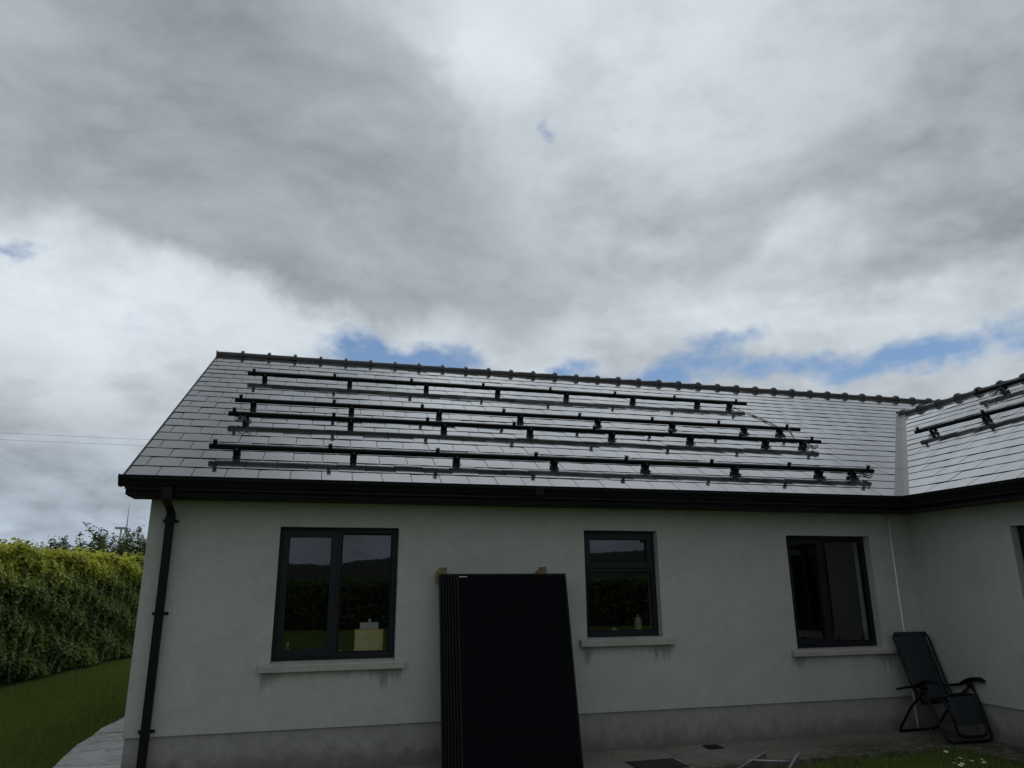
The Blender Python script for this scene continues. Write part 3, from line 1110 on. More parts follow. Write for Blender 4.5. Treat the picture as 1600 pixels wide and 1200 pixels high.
# ---- downpipe
dx = -1.392
dp = MB()
dp.box(dx - 0.037, dx + 0.037, D - 0.092, D - 0.018, -0.1, 2.33)
pipe = dp.build('downpipe', M['black'], house, bevel=0.012)
MB().box(dx - 0.030, dx + 0.062, FY - 0.112, FY - 0.016, 2.47, 2.592).build('outlet', M['black'], pipe, bevel=0.008)
sw = MB()
A = [(dx - 0.026, FY - 0.105, 2.47), (dx + 0.056, FY - 0.105, 2.47), (dx + 0.056, FY - 0.025, 2.47), (dx - 0.026, FY - 0.025, 2.47)]
B_ = [(dx - 0.036, D - 0.092, 2.39), (dx + 0.040, D - 0.092, 2.39), (dx + 0.040, D - 0.018, 2.39), (dx - 0.036, D - 0.018, 2.39)]
sw.add(A + B_, [(0, 1, 5, 4), (1, 2, 6, 5), (2, 3, 7, 6), (3, 0, 4, 7), (0, 3, 2, 1), (4, 5, 6, 7)])
sw.box(dx - 0.036, dx + 0.040, D - 0.0925, D - 0.0175, 2.33, 2.392)
sw.build('swan_neck', M['black'], pipe, bevel=0.006)
MB().box(dx - 0.044, dx + 0.046, D - 0.099, D - 0.014, 2.315, 2.345).build('socket_collar', M['black'], pipe, bevel=0.004)
for z in (0.425, 1.45, 2.31):
    m = MB().box(dx - 0.043, dx + 0.043, D - 0.098, D - 0.010, z - 0.012, z + 0.012)
    m.box(dx - 0.072, dx + 0.072, D - 0.012, D - 0.001, z - 0.012, z + 0.012)
    m.build('pipe_clip', M['black'], pipe)

# ---- pale conduit down to the ground
cdx = 7.0
cd = MB().tube([(cdx, D - 0.016, 2.528), (cdx + 0.002, D - 0.015, 1.2), (cdx + 0.006, D - 0.016, 0.0)], 0.0125, 10)
con = cd.build('conduit', M['conduit'], house)
for z in (0.62, 1.33, 2.05):
    MB().box(cdx - 0.016, cdx + 0.016, D - 0.028, D - 0.001, z - 0.008, z + 0.008).build('saddle_clip', M['conduit'], con)

# ------------------------------------------------------------------ mounting rails on the roof
RAIL_H = 0.098


def rail(which, s0, s1, t, brackets, clamps, label, overhangs=()):
    P = rp if which == 'm' else wp
    ex = (P(1, 0) - P(0, 0))
    et = (P(0, 1) - P(0, 0))
    eh = (P(0, 0, 1) - P(0, 0))
    mid = (s0 + s1) / 2
    root = thing('mounting_rail', P(mid, t), label, 'mounting rail', 'black panel mounting rails fixed to the slate roof')
    b = MB()
    L_ = abs(s1 - s0) / 2
    # extruded rail: body, two lips with a slot between
    b.obox(P(mid, t, RAIL_H - 0.006), ex * L_, et * 0.027, eh * 0.021)
    b.obox(P(mid, t - 0.012, RAIL_H + 0.019), ex * L_, et * 0.007, eh * 0.005)
    b.obox(P(mid, t + 0.012, RAIL_H + 0.019), ex * L_, et * 0.007, eh * 0.005)
    b.build('rail_beam', M['alu_black'], root, bevel=0.002)
    for s in brackets:
        m = MB()
        m.obox(P(s, t - 0.034, 0.066), ex * 0.035, et * 0.004, eh * 0.040)          # upright plate in front of the rail
        m.obox(P(s, t + 0.01, 0.020), ex * 0.036, et * 0.040, eh * 0.004)           # foot tucked under the slate above
        m.obox(P(s, t - 0.075, 0.022), ex * 0.030, et * 0.045, eh * 0.004)          # arm running down to the hook
        m.obox(P(s, t + 0.05, 0.045), ex * 0.030, et * 0.004, eh * 0.028)
        br = m.build('roof_bracket', M['alu_black'], root)
        q = MB()
        c0 = P(s, t - 0.040, 0.088)
        q.tube([c0, c0 - et * 0.012], 0.008, 6)
        q.build('bolt', M['steel'], br)
    for s in clamps:
        m = MB()
        m.obox(P(s, t, RAIL_H + 0.046), ex * 0.020, et * 0.006, eh * 0.022)
        m.obox(P(s, t, RAIL_H + 0.066), ex * 0.022, et * 0.020, eh * 0.004)
        m.obox(P(s, t, RAIL_H + 0.028), ex * 0.016, et * 0.015, eh * 0.004)
        m.build('panel_clamp', M['alu_black'], root)
    return root


BR = [-0.89, 0.34, 1.51, 2.66, 3.82, 5.00, 6.20, 6.82]
CL = [-1.045, 0.11, 1.27, 2.41, 3.53, 4.66, 5.75, 6.93]
rail('m', -1.13, 7.14, 4.05, BR, CL, 'topmost and shortest looking black rail just below the main ridge')
rail('m', -1.115, 7.165, 2.53, BR, CL, 'second black rail from the main ridge, upper one of the close pair')
rail('m', -1.112, 7.085, 1.905, [q - 0.02 for q in BR], CL, 'third black rail from the main ridge, lower one of the close pair')
rail('m', -1.133, 6.99, 0.678, [-0.86, 0.33, 1.46, 2.61, 3.76, 4.97, 6.18, 6.68], [q - 0.03 for q in CL], 'lowest long black rail on the main roof, nearest the gutter')
rail('w', 9.17, 2.2, 2.46, [8.86, 7.93, 6.9, 5.8, 4.7, 3.6], [9.10, 7.92, 6.8, 5.7, 4.6, 3.5], 'lower black rail on the right wing roof beside the valley')
rail('w', 9.12, 2.2, 3.88, [8.62, 7.5, 6.4, 5.3, 4.2], [9.05, 7.9, 6.8, 5.7, 4.6], 'upper black rail close under the ridge of the right wing')

# loose cable from the top rail down to the third rail
pts = [rp(6.86, 4.02, 0.05), rp(6.90, 3.86, 0.02), rp(6.98, 3.6, 0.020), rp(7.03, 3.2, 0.022), rp(7.02, 2.8, 0.021), rp(6.98, 2.60, 0.06), rp(6.96, 2.53, 0.128), rp(6.93, 2.46, 0.10), rp(6.90, 2.3, 0.022), rp(6.93, 2.1, 0.022), rp(6.88, 1.95, 0.05), rp(6.82, 1.84, 0.05)]
cb = MB().tube(bend(pts, 0.12, 4), 0.006, 6)
cb.tube(bend([p + Vector((0.02, 0.004, 0.004)) for p in pts[2:9]], 0.1, 4), 0.005, 6)
tag(cb.build('cable', M['cable']), 'thin black cable trailing down the slates between the right ends of the upper rails', 'cable')


def tangle(c, P, seed, label):
    r_ = random.Random(seed)
    s0, t0 = c
    pts_ = []
    for i in range(14):
        a = i * 1.1 + r_.uniform(-0.3, 0.3)
        pts_.append(P(s0 + 0.085 * math.cos(a) + i * 0.005, t0 + 0.07 * math.sin(a * 0.9), 0.05 + 0.035 * math.sin(a * 1.7) + 0.01 * (i % 3)))
    m = MB().tube(bend(pts_, 0.06, 3), 0.006, 6)
    tag(m.build('cable_loop', M['cable']), label, 'cable')


tangle((6.80, 1.80), rp, 1, 'black cable looped under the right end of the third rail')
tangle((6.74, 0.60), rp, 2, 'black cable looped under the right end of the lowest rail')
tangle((-0.96, 1.76), rp, 3, 'short black cable loop under the left end of the third rail')
tangle((8.55, 3.70), wp, 4, 'black cable tangle hanging at the end of the upper wing rail')

# ------------------------------------------------------------------ solar panels leaning on the wall
LEAN = rad(12.0)
lc, ls = math.cos(LEAN), math.sin(LEAN)
PW, PL, PT = 1.165, 1.832, 0.035
NP = 7
front_bottom = 7.095


def panel_pt(i, u, v, wv, yb):
    """u across, v up the panel, wv depth from its front face"""
    return Vector((u, yb + v * ls + wv * lc, v * lc - wv * ls + PT * ls * 1.05))


for i in range(NP):
    x0 = 1.390 - 0.0235 * i
    yb = front_bottom + i * 0.0358
    place_i = 'front panel of the stack, its whole black face in view' if i == 0 else ['', 'second', 'third', 'fourth', 'fifth', 'sixth', 'rearmost'][i] + ' in the leaning stack ' + ('from the front, showing its edge' if i < NP - 1 else 'and nearest the wall')
    root = thing('solar_panel', (x0 + PW / 2, yb, 0.0), 'black solar panel, ' + place_i, 'solar panel', 'solar panels leaning against the wall')
    fn = lambda p: panel_pt(i, p.x, p.z, p.y, yb)
    f = MB()
    rectframe(f, x0, x0 + PW, 0.0, PL, 0.018, 0.0, PT)
    f.box(x0 + 0.018, x0 + 0.038, PT - 0.003, PT, 0.018, PL - 0.018)
    f.box(x0 + PW - 0.038, x0 + PW - 0.018, PT - 0.003, PT, 0.018, PL - 0.018)
    f.xf(fn).build('frame', M['pframe'], root, bevel=0.0015)
    c = MB().box(x0 + 0.0185, x0 + PW - 0.0185, 0.004, 0.008, 0.0185, PL - 0.0185)
    c.xf(fn).build('cell_face', M['cells'], root)
    MB().box(x0 + 0.0185, x0 + PW - 0.0185, 0.0085, 0.011, 0.0185, PL - 0.0185).xf(fn).build('backsheet', M['backsheet'], root)
    if i == 0:
        MB().box(x0 + 0.026, x0 + 0.108, 0.0028, 0.0038, PL - 0.034, PL - 0.026).xf(fn).build('label_strip', M['sticker'], root)
top_back = panel_pt(0, 0, PL, PT, front_bottom + (NP - 1) * 0.0358)


def card_corner(x0, x1, z0, z1, label):
    b = MB()
    yb = top_back.y - 0.005
    b.box(x0, x1, yb + 0.012, yb + 0.018, z0, z1)
    b.box(x0, x1 - 0.012, yb + 0.018, D - 0.002, z1 - 0.040, z1 - 0.035)
    b.box(x0 - 0.018, x0 + 0.055, yb + 0.02, yb + 0.026, z0 - 0.06, z1 - 0.03)
    b.box(x0 - 0.014, x0 - 0.008, yb + 0.026, D - 0.002, z0 - 0.055, z1 - 0.045)
    b.xf(lambda p: Vector((p.x, p.y, p.z + 0.10 * (p.x - x0))))
    tag(b.build('cardboard_corner', M['card']), label, 'cardboard protector', 'cardboard corner protectors behind the panels')


card_corner(1.245, 1.335, 1.77, 1.862, 'brown cardboard protector poking out at the left top corner of the panel stack')
card_corner(2.335, 2.425, 1.77, 1.868, 'brown cardboard protector poking up behind the right half of the panel stack')

# ------------------------------------------------------------------ reclining chair in the corner
chair = thing('reclining_chair', (6.99, 7.4, 0), 'folding zero gravity recliner in dark fabric standing in the corner by the conduit', 'recliner')
xl, xr = 6.735, 7.235
r_ = 0.0145
# back and seat frame (one bent tube), foot rest frame
back = bend([(xl + 0.02, 7.40, 0.36), (xl + 0.005, 7.50, 0.50), (xl, 7.70, 1.085), (xr, 7.70, 1.085), (xr - 0.005, 7.50, 0.50), (xr - 0.02, 7.40, 0.36)], 0.07, 5)
MB().tube(back, r_, 8).build('back_frame', M['tube'], chair)
seat = bend([(xl + 0.02, 7.42, 0.35), (xl + 0.02, 7.13, 0.455), (xl + 0.03, 7.02, 0.30), (xl + 0.06, 7.00, 0.075), (xr - 0.06, 7.00, 0.075), (xr - 0.03, 7.02, 0.30), (xr - 0.02, 7.13, 0.455), (xr - 0.02, 7.42, 0.35)], 0.07, 5)
MB().tube(seat, r_, 8).build('seat_frame', M['tube'], chair)
fl = bend([(xl - 0.03, 7.36, 0.56), (xl - 0.045, 7.20, 0.33), (xl - 0.05, 7.04, 0.014), (xr + 0.045, 7.04, 0.014), (xr + 0.045, 7.12, 0.33), (xr + 0.035, 7.22, 0.60)], 0.075, 5)
MB().tube(fl, r_, 8).build('leg_frame', M['tube'], chair)
rl = bend([(xl - 0.02, 7.28, 0.50), (xl - 0.03, 7.50, 0.34), (xl - 0.035, 7.77, 0.014), (xr + 0.0, 7.77, 0.014), (xr + 0.02, 7.50, 0.34), (xr + 0.03, 7.24, 0.53)], 0.075, 5)
MB().tube(rl, r_, 8).build('leg_frame', M['tube'], chair)
MB().tube([(xl + 0.02, 7.41, 0.355), (xr - 0.02, 7.41, 0.355)], 0.010, 8).build('cross_bar', M['tube'], chair)
for x in (xl - 0.05 + 0.1, xr - 0.06):
    MB().box(x - 0.05, x + 0.05, 7.02, 7.06, 0.001, 0.012).build('foot_cap', M['armrest'], chair, bevel=0.003)
MB().box(xl - 0.02, xl + 0.10, 7.75, 7.79, 0.001, 0.012).build('foot_cap', M['armrest'], chair, bevel=0.003)


def cloth(path_, x0, x1, sag, n, th=0.004):
    """fabric sheet hung along a side path between two x's, sagging by sag along the path normal"""
    pts_ = [Vector((0, y_, z_)) for y_, z_ in path_]
    m = MB()
    k = len(pts_)
    vs = []
    for i in range(k):
        d_ = (pts_[min(i + 1, k - 1)] - pts_[max(i - 1, 0)]).normalized()
        nn = Vector((0, -d_.z, d_.y))
        for j in range(n + 1):
            q = j / n
            s_ = sag * (1 - (2 * q - 1) ** 2)
            vs.append(Vector((x0 + (x1 - x0) * q, 0, 0)) + Vector((0, pts_[i].y, pts_[i].z)) - nn * s_)
    fs = [(i * (n + 1) + j, i * (n + 1) + j + 1, (i + 1) * (n + 1) + j + 1, (i + 1) * (n + 1) + j) for i in range(k - 1) for j in range(n)]
    m.add(vs, fs, True)
    return m


def lerp_path(p, n):
    p = [Vector((a, b_, 0)) for a, b_ in p]
    out_ = []
    for i in range(len(p) - 1):
        for k in range(n):
            q = p[i].lerp(p[i + 1], k / n)
            out_.append((q.x, q.y))
    out_.append((p[-1].x, p[-1].y))
    return out_


def add_solid(o, t):
    s_ = o.modifiers.new('thickness', 'SOLIDIFY')
    s_.thickness = t
    return o


add_solid(cloth(lerp_path([(7.435, 0.37), (7.505, 0.50), (7.60, 0.78), (7.697, 1.075)], 4), xl + 0.035, xr - 0.035, -0.03, 6).build('back_sling', M['fabric'], chair), 0.004)
MB().tube([(xl + 0.03, 7.693, 1.088), (xr - 0.03, 7.693, 1.088)], 0.020, 8).build('head_hem', M['fabric'], chair)
add_solid(cloth(lerp_path([(7.42, 0.345), (7.27, 0.375), (7.14, 0.46), (7.08, 0.47)], 4), xl + 0.03, xr - 0.03, 0.03, 6).build('seat_sling', M['fabric'], chair), 0.004)
# foot rest with horizontal pleats
prof_ = []
for i in range(25):
    q = i / 24
    prof_.append((7.075 - 0.065 * q - 0.006 * math.sin(q * math.pi * 10) ** 2, 0.465 - 0.275 * q))
add_solid(cloth(prof_, xl + 0.045, xr - 0.045, 0.0, 4).build('foot_rest', M['fabric'], chair), 0.004)
# lacing cords between tube and sling
lac = MB()
for i in range(9):
    q = i / 8
    y_, z_ = 7.47 + 0.20 * q, 0.46 + 0.53 * q
    for sx, a in ((xl + 0.004, xl + 0.04), (xr - 0.004, xr - 0.04)):
        lac.tube([(sx, y_, z_), (a, y_ + 0.004, z_ + 0.02)], 0.0025, 5)
lac.build('lacing', M['cable'], chair)
# arm rests
for xa, dy, dz in ((xl - 0.045, 0.05, -0.01), (xr + 0.035, 0.0, 0.0)):
    m = MB()
    prf = [(7.64, 0.49), (7.50, 0.525), (7.36, 0.55), (7.27, 0.595), (7.18, 0.625), (7.08, 0.635), (7.03, 0.618)]
    wd_ = [0.022, 0.023, 0.027, 0.034, 0.038, 0.038, 0.030]
    tk = [0.014, 0.015, 0.018, 0.024, 0.026, 0.024, 0.016]
    vs = []
    for (y_, z_), a, k in zip(prf, wd_, tk):
        vs += [(xa - a, y_ + dy, z_ + dz), (xa - a * 0.6, y_ + dy, z_ + dz + k * 0.7), (xa + a * 0.6, y_ + dy, z_ + dz + k * 0.7), (xa + a, y_ + dy, z_ + dz), (xa + a * 0.7, y_ + dy, z_ + dz - k), (xa - a * 0.7, y_ + dy, z_ + dz - k)]
    fs = [(i * 6 + j, i * 6 + (j + 1) % 6, (i + 1) * 6 + (j + 1) % 6, (i + 1) * 6 + j) for i in range(len(prf) - 1) for j in range(6)]
    m.add(vs, fs, True)
    m.f += [(5, 4, 3, 2, 1, 0), tuple(36 + j for j in range(6))]
    m.sm += [False, False]
    arm = m.build('armrest', M['armrest'], chair)
    MB().tube([(xa, 7.24 + dy, 0.585 + dz), (xa - 0.012, 7.20 + dy, 0.545 + dz)], 0.026, 10).build('lock_knob', M['armrest'], arm)
    MB().tube([(xa + 0.0, 7.25 + dy, 0.56 + dz), (xa - 0.01, 7.32 + dy, 0.40)], 0.009, 8).build('arm_strut', M['tube'], arm)

# ------------------------------------------------------------------ small things on the ground
dr = thing('drain_gully', (4.23, 7.66, 0), 'small black gully grate let into the concrete against the wall', 'drain')
MB().box(4.135, 4.315, 7.57, 7.75, 0.0015, 0.006).build('grate_rim', M['iron'], dr)
for k in range(5):
    MB().box(4.145, 4.305, 7.583 + 0.034 * k, 7.598 + 0.034 * k, 0.0065, 0.014).build('bar', M['iron'], dr)
mh = thing('manhole_cover', (3.32, 7.14, 0), 'dark square inspection cover flush in the concrete path', 'manhole cover')
MB().box(3.06, 3.575, 6.955, 7.31, 0.0015, 0.006).build('cover_rim', M['iron'], mh)
MB().box(3.085, 3.55, 6.98, 7.285, 0.0065, 0.011).build('cover_plate', M['iron'], mh, bevel=0.003)
br_ = thing('metal_bracket', (4.3, 6.8, 0), 'bare folded metal bracket lying upturned on the path edge', 'metal bracket')
MB().tube([(4.14, 6.83, 0.050), (4.58, 6.72, 0.030)], 0.014, 4).build('cross_bar', M['galv'], br_)
for (A_, B2, h_) in (((3.97, 6.78), (4.37, 6.90), 0.105), ((4.40, 6.62), (4.70, 6.86), 0.085)):
    m = MB()
    m.prism([(A_[0], A_[1], 0.002), (B2[0], B2[1], 0.002), (B2[0], B2[1], h_)], (0.003, -0.006, 0))
    m.prism([(A_[0], A_[1] - 0.007, 0.003), (A_[0] + 0.012, A_[1] - 0.03, 0.003), (B2[0] + 0.012, B2[1] - 0.03, h_), (B2[0], B2[1] - 0.007, h_)], (0, 0, 0.004))
    m.build('side_plate', M['galv'], br_)
# thin dark stake by the recliner
tag(MB().tube([(6.40, 6.94, -0.06), (6.405, 6.95, 0.10), (6.40, 6.965, 0.20)], 0.005, 6).build('stake', M['cable']), 'thin dark stake standing at the grass edge before the recliner', 'stake')

# grass blades: near right patch and left lawn
def blades(name, n, pick, hmin, hmax, label=None):
    P = pick(n)
    n = len(P)
    h = rng.uniform(hmin, hmax, n)
    a = rng.uniform(0, 2 * np.pi, n)
    wv = rng.uniform(0.0022, 0.0042, n)
    lean = rng.normal(0, 0.35, (n, 2)) * h[:, None]
    b0 = np.stack([P[:, 0] - np.cos(a) * wv, P[:, 1] - np.sin(a) * wv, P[:, 2]], 1)
    b1 = np.stack([P[:, 0] + np.cos(a) * wv, P[:, 1] + np.sin(a) * wv, P[:, 2]], 1)
    tp = np.stack([P[:, 0] + lean[:, 0], P[:, 1] + lean[:, 1], P[:, 2] + h], 1)
    v = np.stack([b0, b1, tp], 1).reshape(-1, 3)
    f = np.arange(3 * n).reshape(-1, 3)
    o = fast_mesh(name, v, f, M['blade'], attr=np.clip(rng.normal(0.45, 0.22, n), 0, 1))
    o['kind'] = 'stuff'
    return o


def pick_right(n):
    x = rng.uniform(3.9, 6.72, n)
    y = rng.uniform(5.2, 6.96, n)
    lim = 6.80 + 0.05 * np.sin(x * 5.1) + 0.03 * np.sin(x * 13.7) + 0.05 * (x - 5.0) - np.clip(4.9 - x, 0, 1) * 0.25
    ok = (y < lim)
    return np.stack([x, y, np.full(n, -0.062)], 1)[ok]


def pick_left(n):
    y = 7.0 + 14.0 * rng.uniform(0, 1, n) ** 1.3
    x = rng.uniform(-6.2, -2.3, n)
    ex_ = np.interp(y, [q[1] for q in pe], [q[0] for q in pe])
    ok = x < ex_ + rng.normal(0.0, 0.02, n)
    return np.stack([x, y, np.full(n, -0.062)], 1)[ok]


blades('grass', 24000, pick_right, 0.06, 0.12)
blades('grass', 150000, pick_left, 0.045, 0.085)

# bare soil by the wing path, extended under the grass as painted shade
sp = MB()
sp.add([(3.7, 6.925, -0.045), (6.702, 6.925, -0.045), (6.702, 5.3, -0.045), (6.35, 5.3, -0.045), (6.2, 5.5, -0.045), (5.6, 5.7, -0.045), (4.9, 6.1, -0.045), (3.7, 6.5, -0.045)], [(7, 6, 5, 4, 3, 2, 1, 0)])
tag(sp.build('soil_shade_strip', M['soil']), kind='structure')

# dead leaves blown against the hedge foot and on the path
lf = MB()
rl_ = random.Random(4)
for k in range(70):
    if k < 40:
        x, y = rl_.uniform(2.9, 6.6), 7.80 - abs(rl_.gauss(0, 0.22))
    else:
        y = rl_.uniform(8.0, 12.5)
        x = -1.65 - rl_.uniform(0, 0.72)
    a, L_ = rl_.uniform(0, 6.28), rl_.uniform(0.010, 0.024)
    c_, s_ = math.cos(a) * L_, math.sin(a) * L_
    lf.add([(x - c_, y - s_, 0.004), (x - s_ * 0.4, y + c_ * 0.4, 0.009), (x + c_, y + s_, 0.006), (x + s_ * 0.4, y - c_ * 0.4, 0.009)], [(0, 3, 2, 1)])
tag(lf.build('leaf_litter', M['card']), kind='stuff')

# daisies
dd = [(6.158, 6.569), (5.985, 6.292), (6.042, 6.286), (5.965, 6.119), (6.062, 6.17), (6.155, 6.18), (6.112, 6.049), (5.806, 6.053), (5.904, 6.138), (5.799, 6.107)]


def daisy():
    root = thing('daisy', (0, 0, 0), 'small white daisy in bloom', 'daisy', 'daisies in the grass before the recliner')
    MB().tube([(0, 0, 0), (0.004, 0, 0.06), (0, 0, 0.115)], 0.0016, 5).build('stem', M['stem'], root)
    m = MB()
    for k in range(12):
        a = 2 * math.pi * k / 12
        c, s_ = math.cos(a), math.sin(a)
        m.add([(0.004 * c, 0.004 * s_, 0.118), (0.011 * c - 0.0028 * s_, 0.011 * s_ + 0.0028 * c, 0.121), (0.0155 * c, 0.0155 * s_, 0.120), (0.011 * c + 0.0028 * s_, 0.011 * s_ - 0.0028 * c, 0.121)], [(0, 3, 2, 1)])
    m.build('petals', M['petal'], root)
    MB().tube([(0, 0, 0.117), (0, 0, 0.123)], 0.0055, 8).build('flower_centre', M['yolk'], root)
    return root


d0 = daisy()
names = ['white daisy standing apart at the grass edge, closest to the recliner foot bar'] + ['small white daisy in the cluster in the grass before the recliner'] * (len(dd) - 1)
for k, (x, y) in enumerate(dd):
    if k == 0:
        o = d0
    else:
        o = d0.copy()
        C.objects.link(o)
        for ch in d0.children:
            c_ = ch.copy()
            C.objects.link(c_)
            c_.parent = o
    o.location = (x, y, -0.06 + random.uniform(0, 0.02))
    o.rotation_euler = (random.uniform(-0.5, 0.1), random.uniform(-0.3, 0.3), random.uniform(0, 6))
    o.scale = (1.35, 1.35, 1.0)
    o['label'] = names[k]

# ------------------------------------------------------------------ things on the window boards
zb1 = HOLES[0][2] + 0.022 + 0.023
YB = D + 0.17
bx = thing('storage_box', (0.62, YB + 0.12, zb1), 'mustard coloured card box on the board inside the left window', 'box')
MB().box(0.44, 0.73, YB + 0.05, YB + 0.20, zb1, zb1 + 0.235).build('carton', M['box'], bx, bevel=0.004)
MB().box(0.438, 0.732, YB + 0.048, YB + 0.202, zb1 + 0.2355, zb1 + 0.242).build('lid_edge', M['box'], bx)
ra = thing('white_carton', (0.59, YB + 0.12, zb1 + 0.243), 'white carton with a knob, standing on top of the mustard box', 'carton')
MB().box(0.49, 0.68, YB + 0.07, YB + 0.19, zb1 + 0.2425, zb1 + 0.31).build('body', M['white'], ra, bevel=0.006)
MB().tube([(0.59, YB + 0.12, zb1 + 0.31), (0.59, YB + 0.12, zb1 + 0.345)], [0.022, 0.014], 10).build('knob', M['white'], ra)
ja = thing('jar', (-0.22, YB + 0.1, zb1), 'small white jar at the left end of the left window board', 'jar')
MB().tube([(-0.22, YB + 0.1, zb1), (-0.22, YB + 0.1, zb1 + 0.005), (-0.22, YB + 0.1, zb1 + 0.06), (-0.22, YB + 0.1, zb1 + 0.07)], [0.030, 0.034, 0.034, 0.024], 14).build('body', M['cream'], ja)
MB().tube([(-0.22, YB + 0.1, zb1 + 0.07), (-0.22, YB + 0.1, zb1 + 0.10), (-0.22, YB + 0.1, zb1 + 0.14)], [0.012, 0.018, 0.006], 10).build('stopper', M['cream'], ja)
sh = thing('ornament', (0.30, YB + 0.08, zb1), 'small white shell ornament on the left window board beside the box', 'ornament')
MB().tube([(0.30, YB + 0.08, zb1), (0.30, YB + 0.08, zb1 + 0.02), (0.30, YB + 0.08, zb1 + 0.045)], [0.030, 0.028, 0.006], 12).build('shell', M['white'], sh)
tag(MB().box(0.335, 0.43, YB + 0.07, YB + 0.09, zb1, zb1 + 0.014).build('pen_tray', M['white']), 'thin white tray between the shell and the mustard box', 'tray')
zb2 = HOLES[1][2] + 0.045
bo = thing('bottle', (3.62, YB + 0.09, zb2), 'pale rounded bottle at the right end of the middle window board', 'bottle')
MB().tube([(3.62, YB + 0.09, zb2), (3.62, YB + 0.09, zb2 + 0.004), (3.62, YB + 0.09, zb2 + 0.12), (3.62, YB + 0.09, zb2 + 0.16), (3.62, YB + 0.09, zb2 + 0.175)], [0.036, 0.042, 0.042, 0.030, 0.012], 16).build('body', M['cream'], bo)
MB().tube([(3.62, YB + 0.09, zb2 + 0.172), (3.62, YB + 0.09, zb2 + 0.20)], 0.012, 10).build('cap', M['cream'], bo)
so = thing('soap_dish', (3.32, YB + 0.08, zb2), 'small white dish on the middle window board', 'dish')
MB().tube([(3.32, YB + 0.08, zb2), (3.32, YB + 0.08, zb2 + 0.012), (3.32, YB + 0.08, zb2 + 0.045)], [0.030, 0.040, 0.034], 14).build('bowl', M['white'], so)
MB().tube([(3.305, YB + 0.08, zb2 + 0.03), (3.33, YB + 0.08, zb2 + 0.06)], 0.014, 8).build('soap', M['cream'], so)

# ------------------------------------------------------------------ hedge along the left boundary
def leaf_cloud(P, N_, size, aspect, name, m, parent, tint, droop=0.25):
    """folded diamond leaves; P points, N_ preferred normals"""
    n = len(P)
    ax = rng.normal(0, 1, (n, 3))
    nn = N_ + rng.normal(0, 0.55, (n, 3))
    nn /= np.linalg.norm(nn, axis=1)[:, None]
    ax -= (ax * nn).sum(1)[:, None] * nn
    ax[:, 2] += droop * 0.0
    ax /= np.linalg.norm(ax, axis=1)[:, None]
    sd_ = np.cross(nn, ax)
    L_ = size * rng.uniform(0.6, 1.3, n)[:, None]
    Wd = L_ * aspect * 0.5
    v0 = P - ax * L_ * 0.5
    v1 = P + sd_ * Wd + nn * Wd * 0.35 - ax * L_ * 0.05
    v2 = P + ax * L_ * 0.5 - nn * L_ * 0.10
    v3 = P - sd_ * Wd + nn * Wd * 0.35 - ax * L_ * 0.05
    v = np.stack([v0, v1, v2, v3], 1).reshape(-1, 3)
    i = np.arange(n) * 4
    f = np.stack([np.stack([i, i + 1, i + 2], 1), np.stack([i, i + 2, i + 3], 1)], 1).reshape(-1, 3)
    o = fast_mesh(name, v, f, m, parent, np.repeat(np.clip(tint, 0, 1), 2), WL[parent.name])
    o['kind'] = 'stuff'
    return o


def wob(a, b_, s=1.0):
    return (np.sin(a * 1.7 * s + 1.3) * np.cos(b_ * 2.1 * s) + 0.6 * np.sin(a * 4.3 * s + b_ * 3.1 * s) + 0.35 * np.sin(a * 9.7 * s - b_ * 7.3 * s)) / 1.95


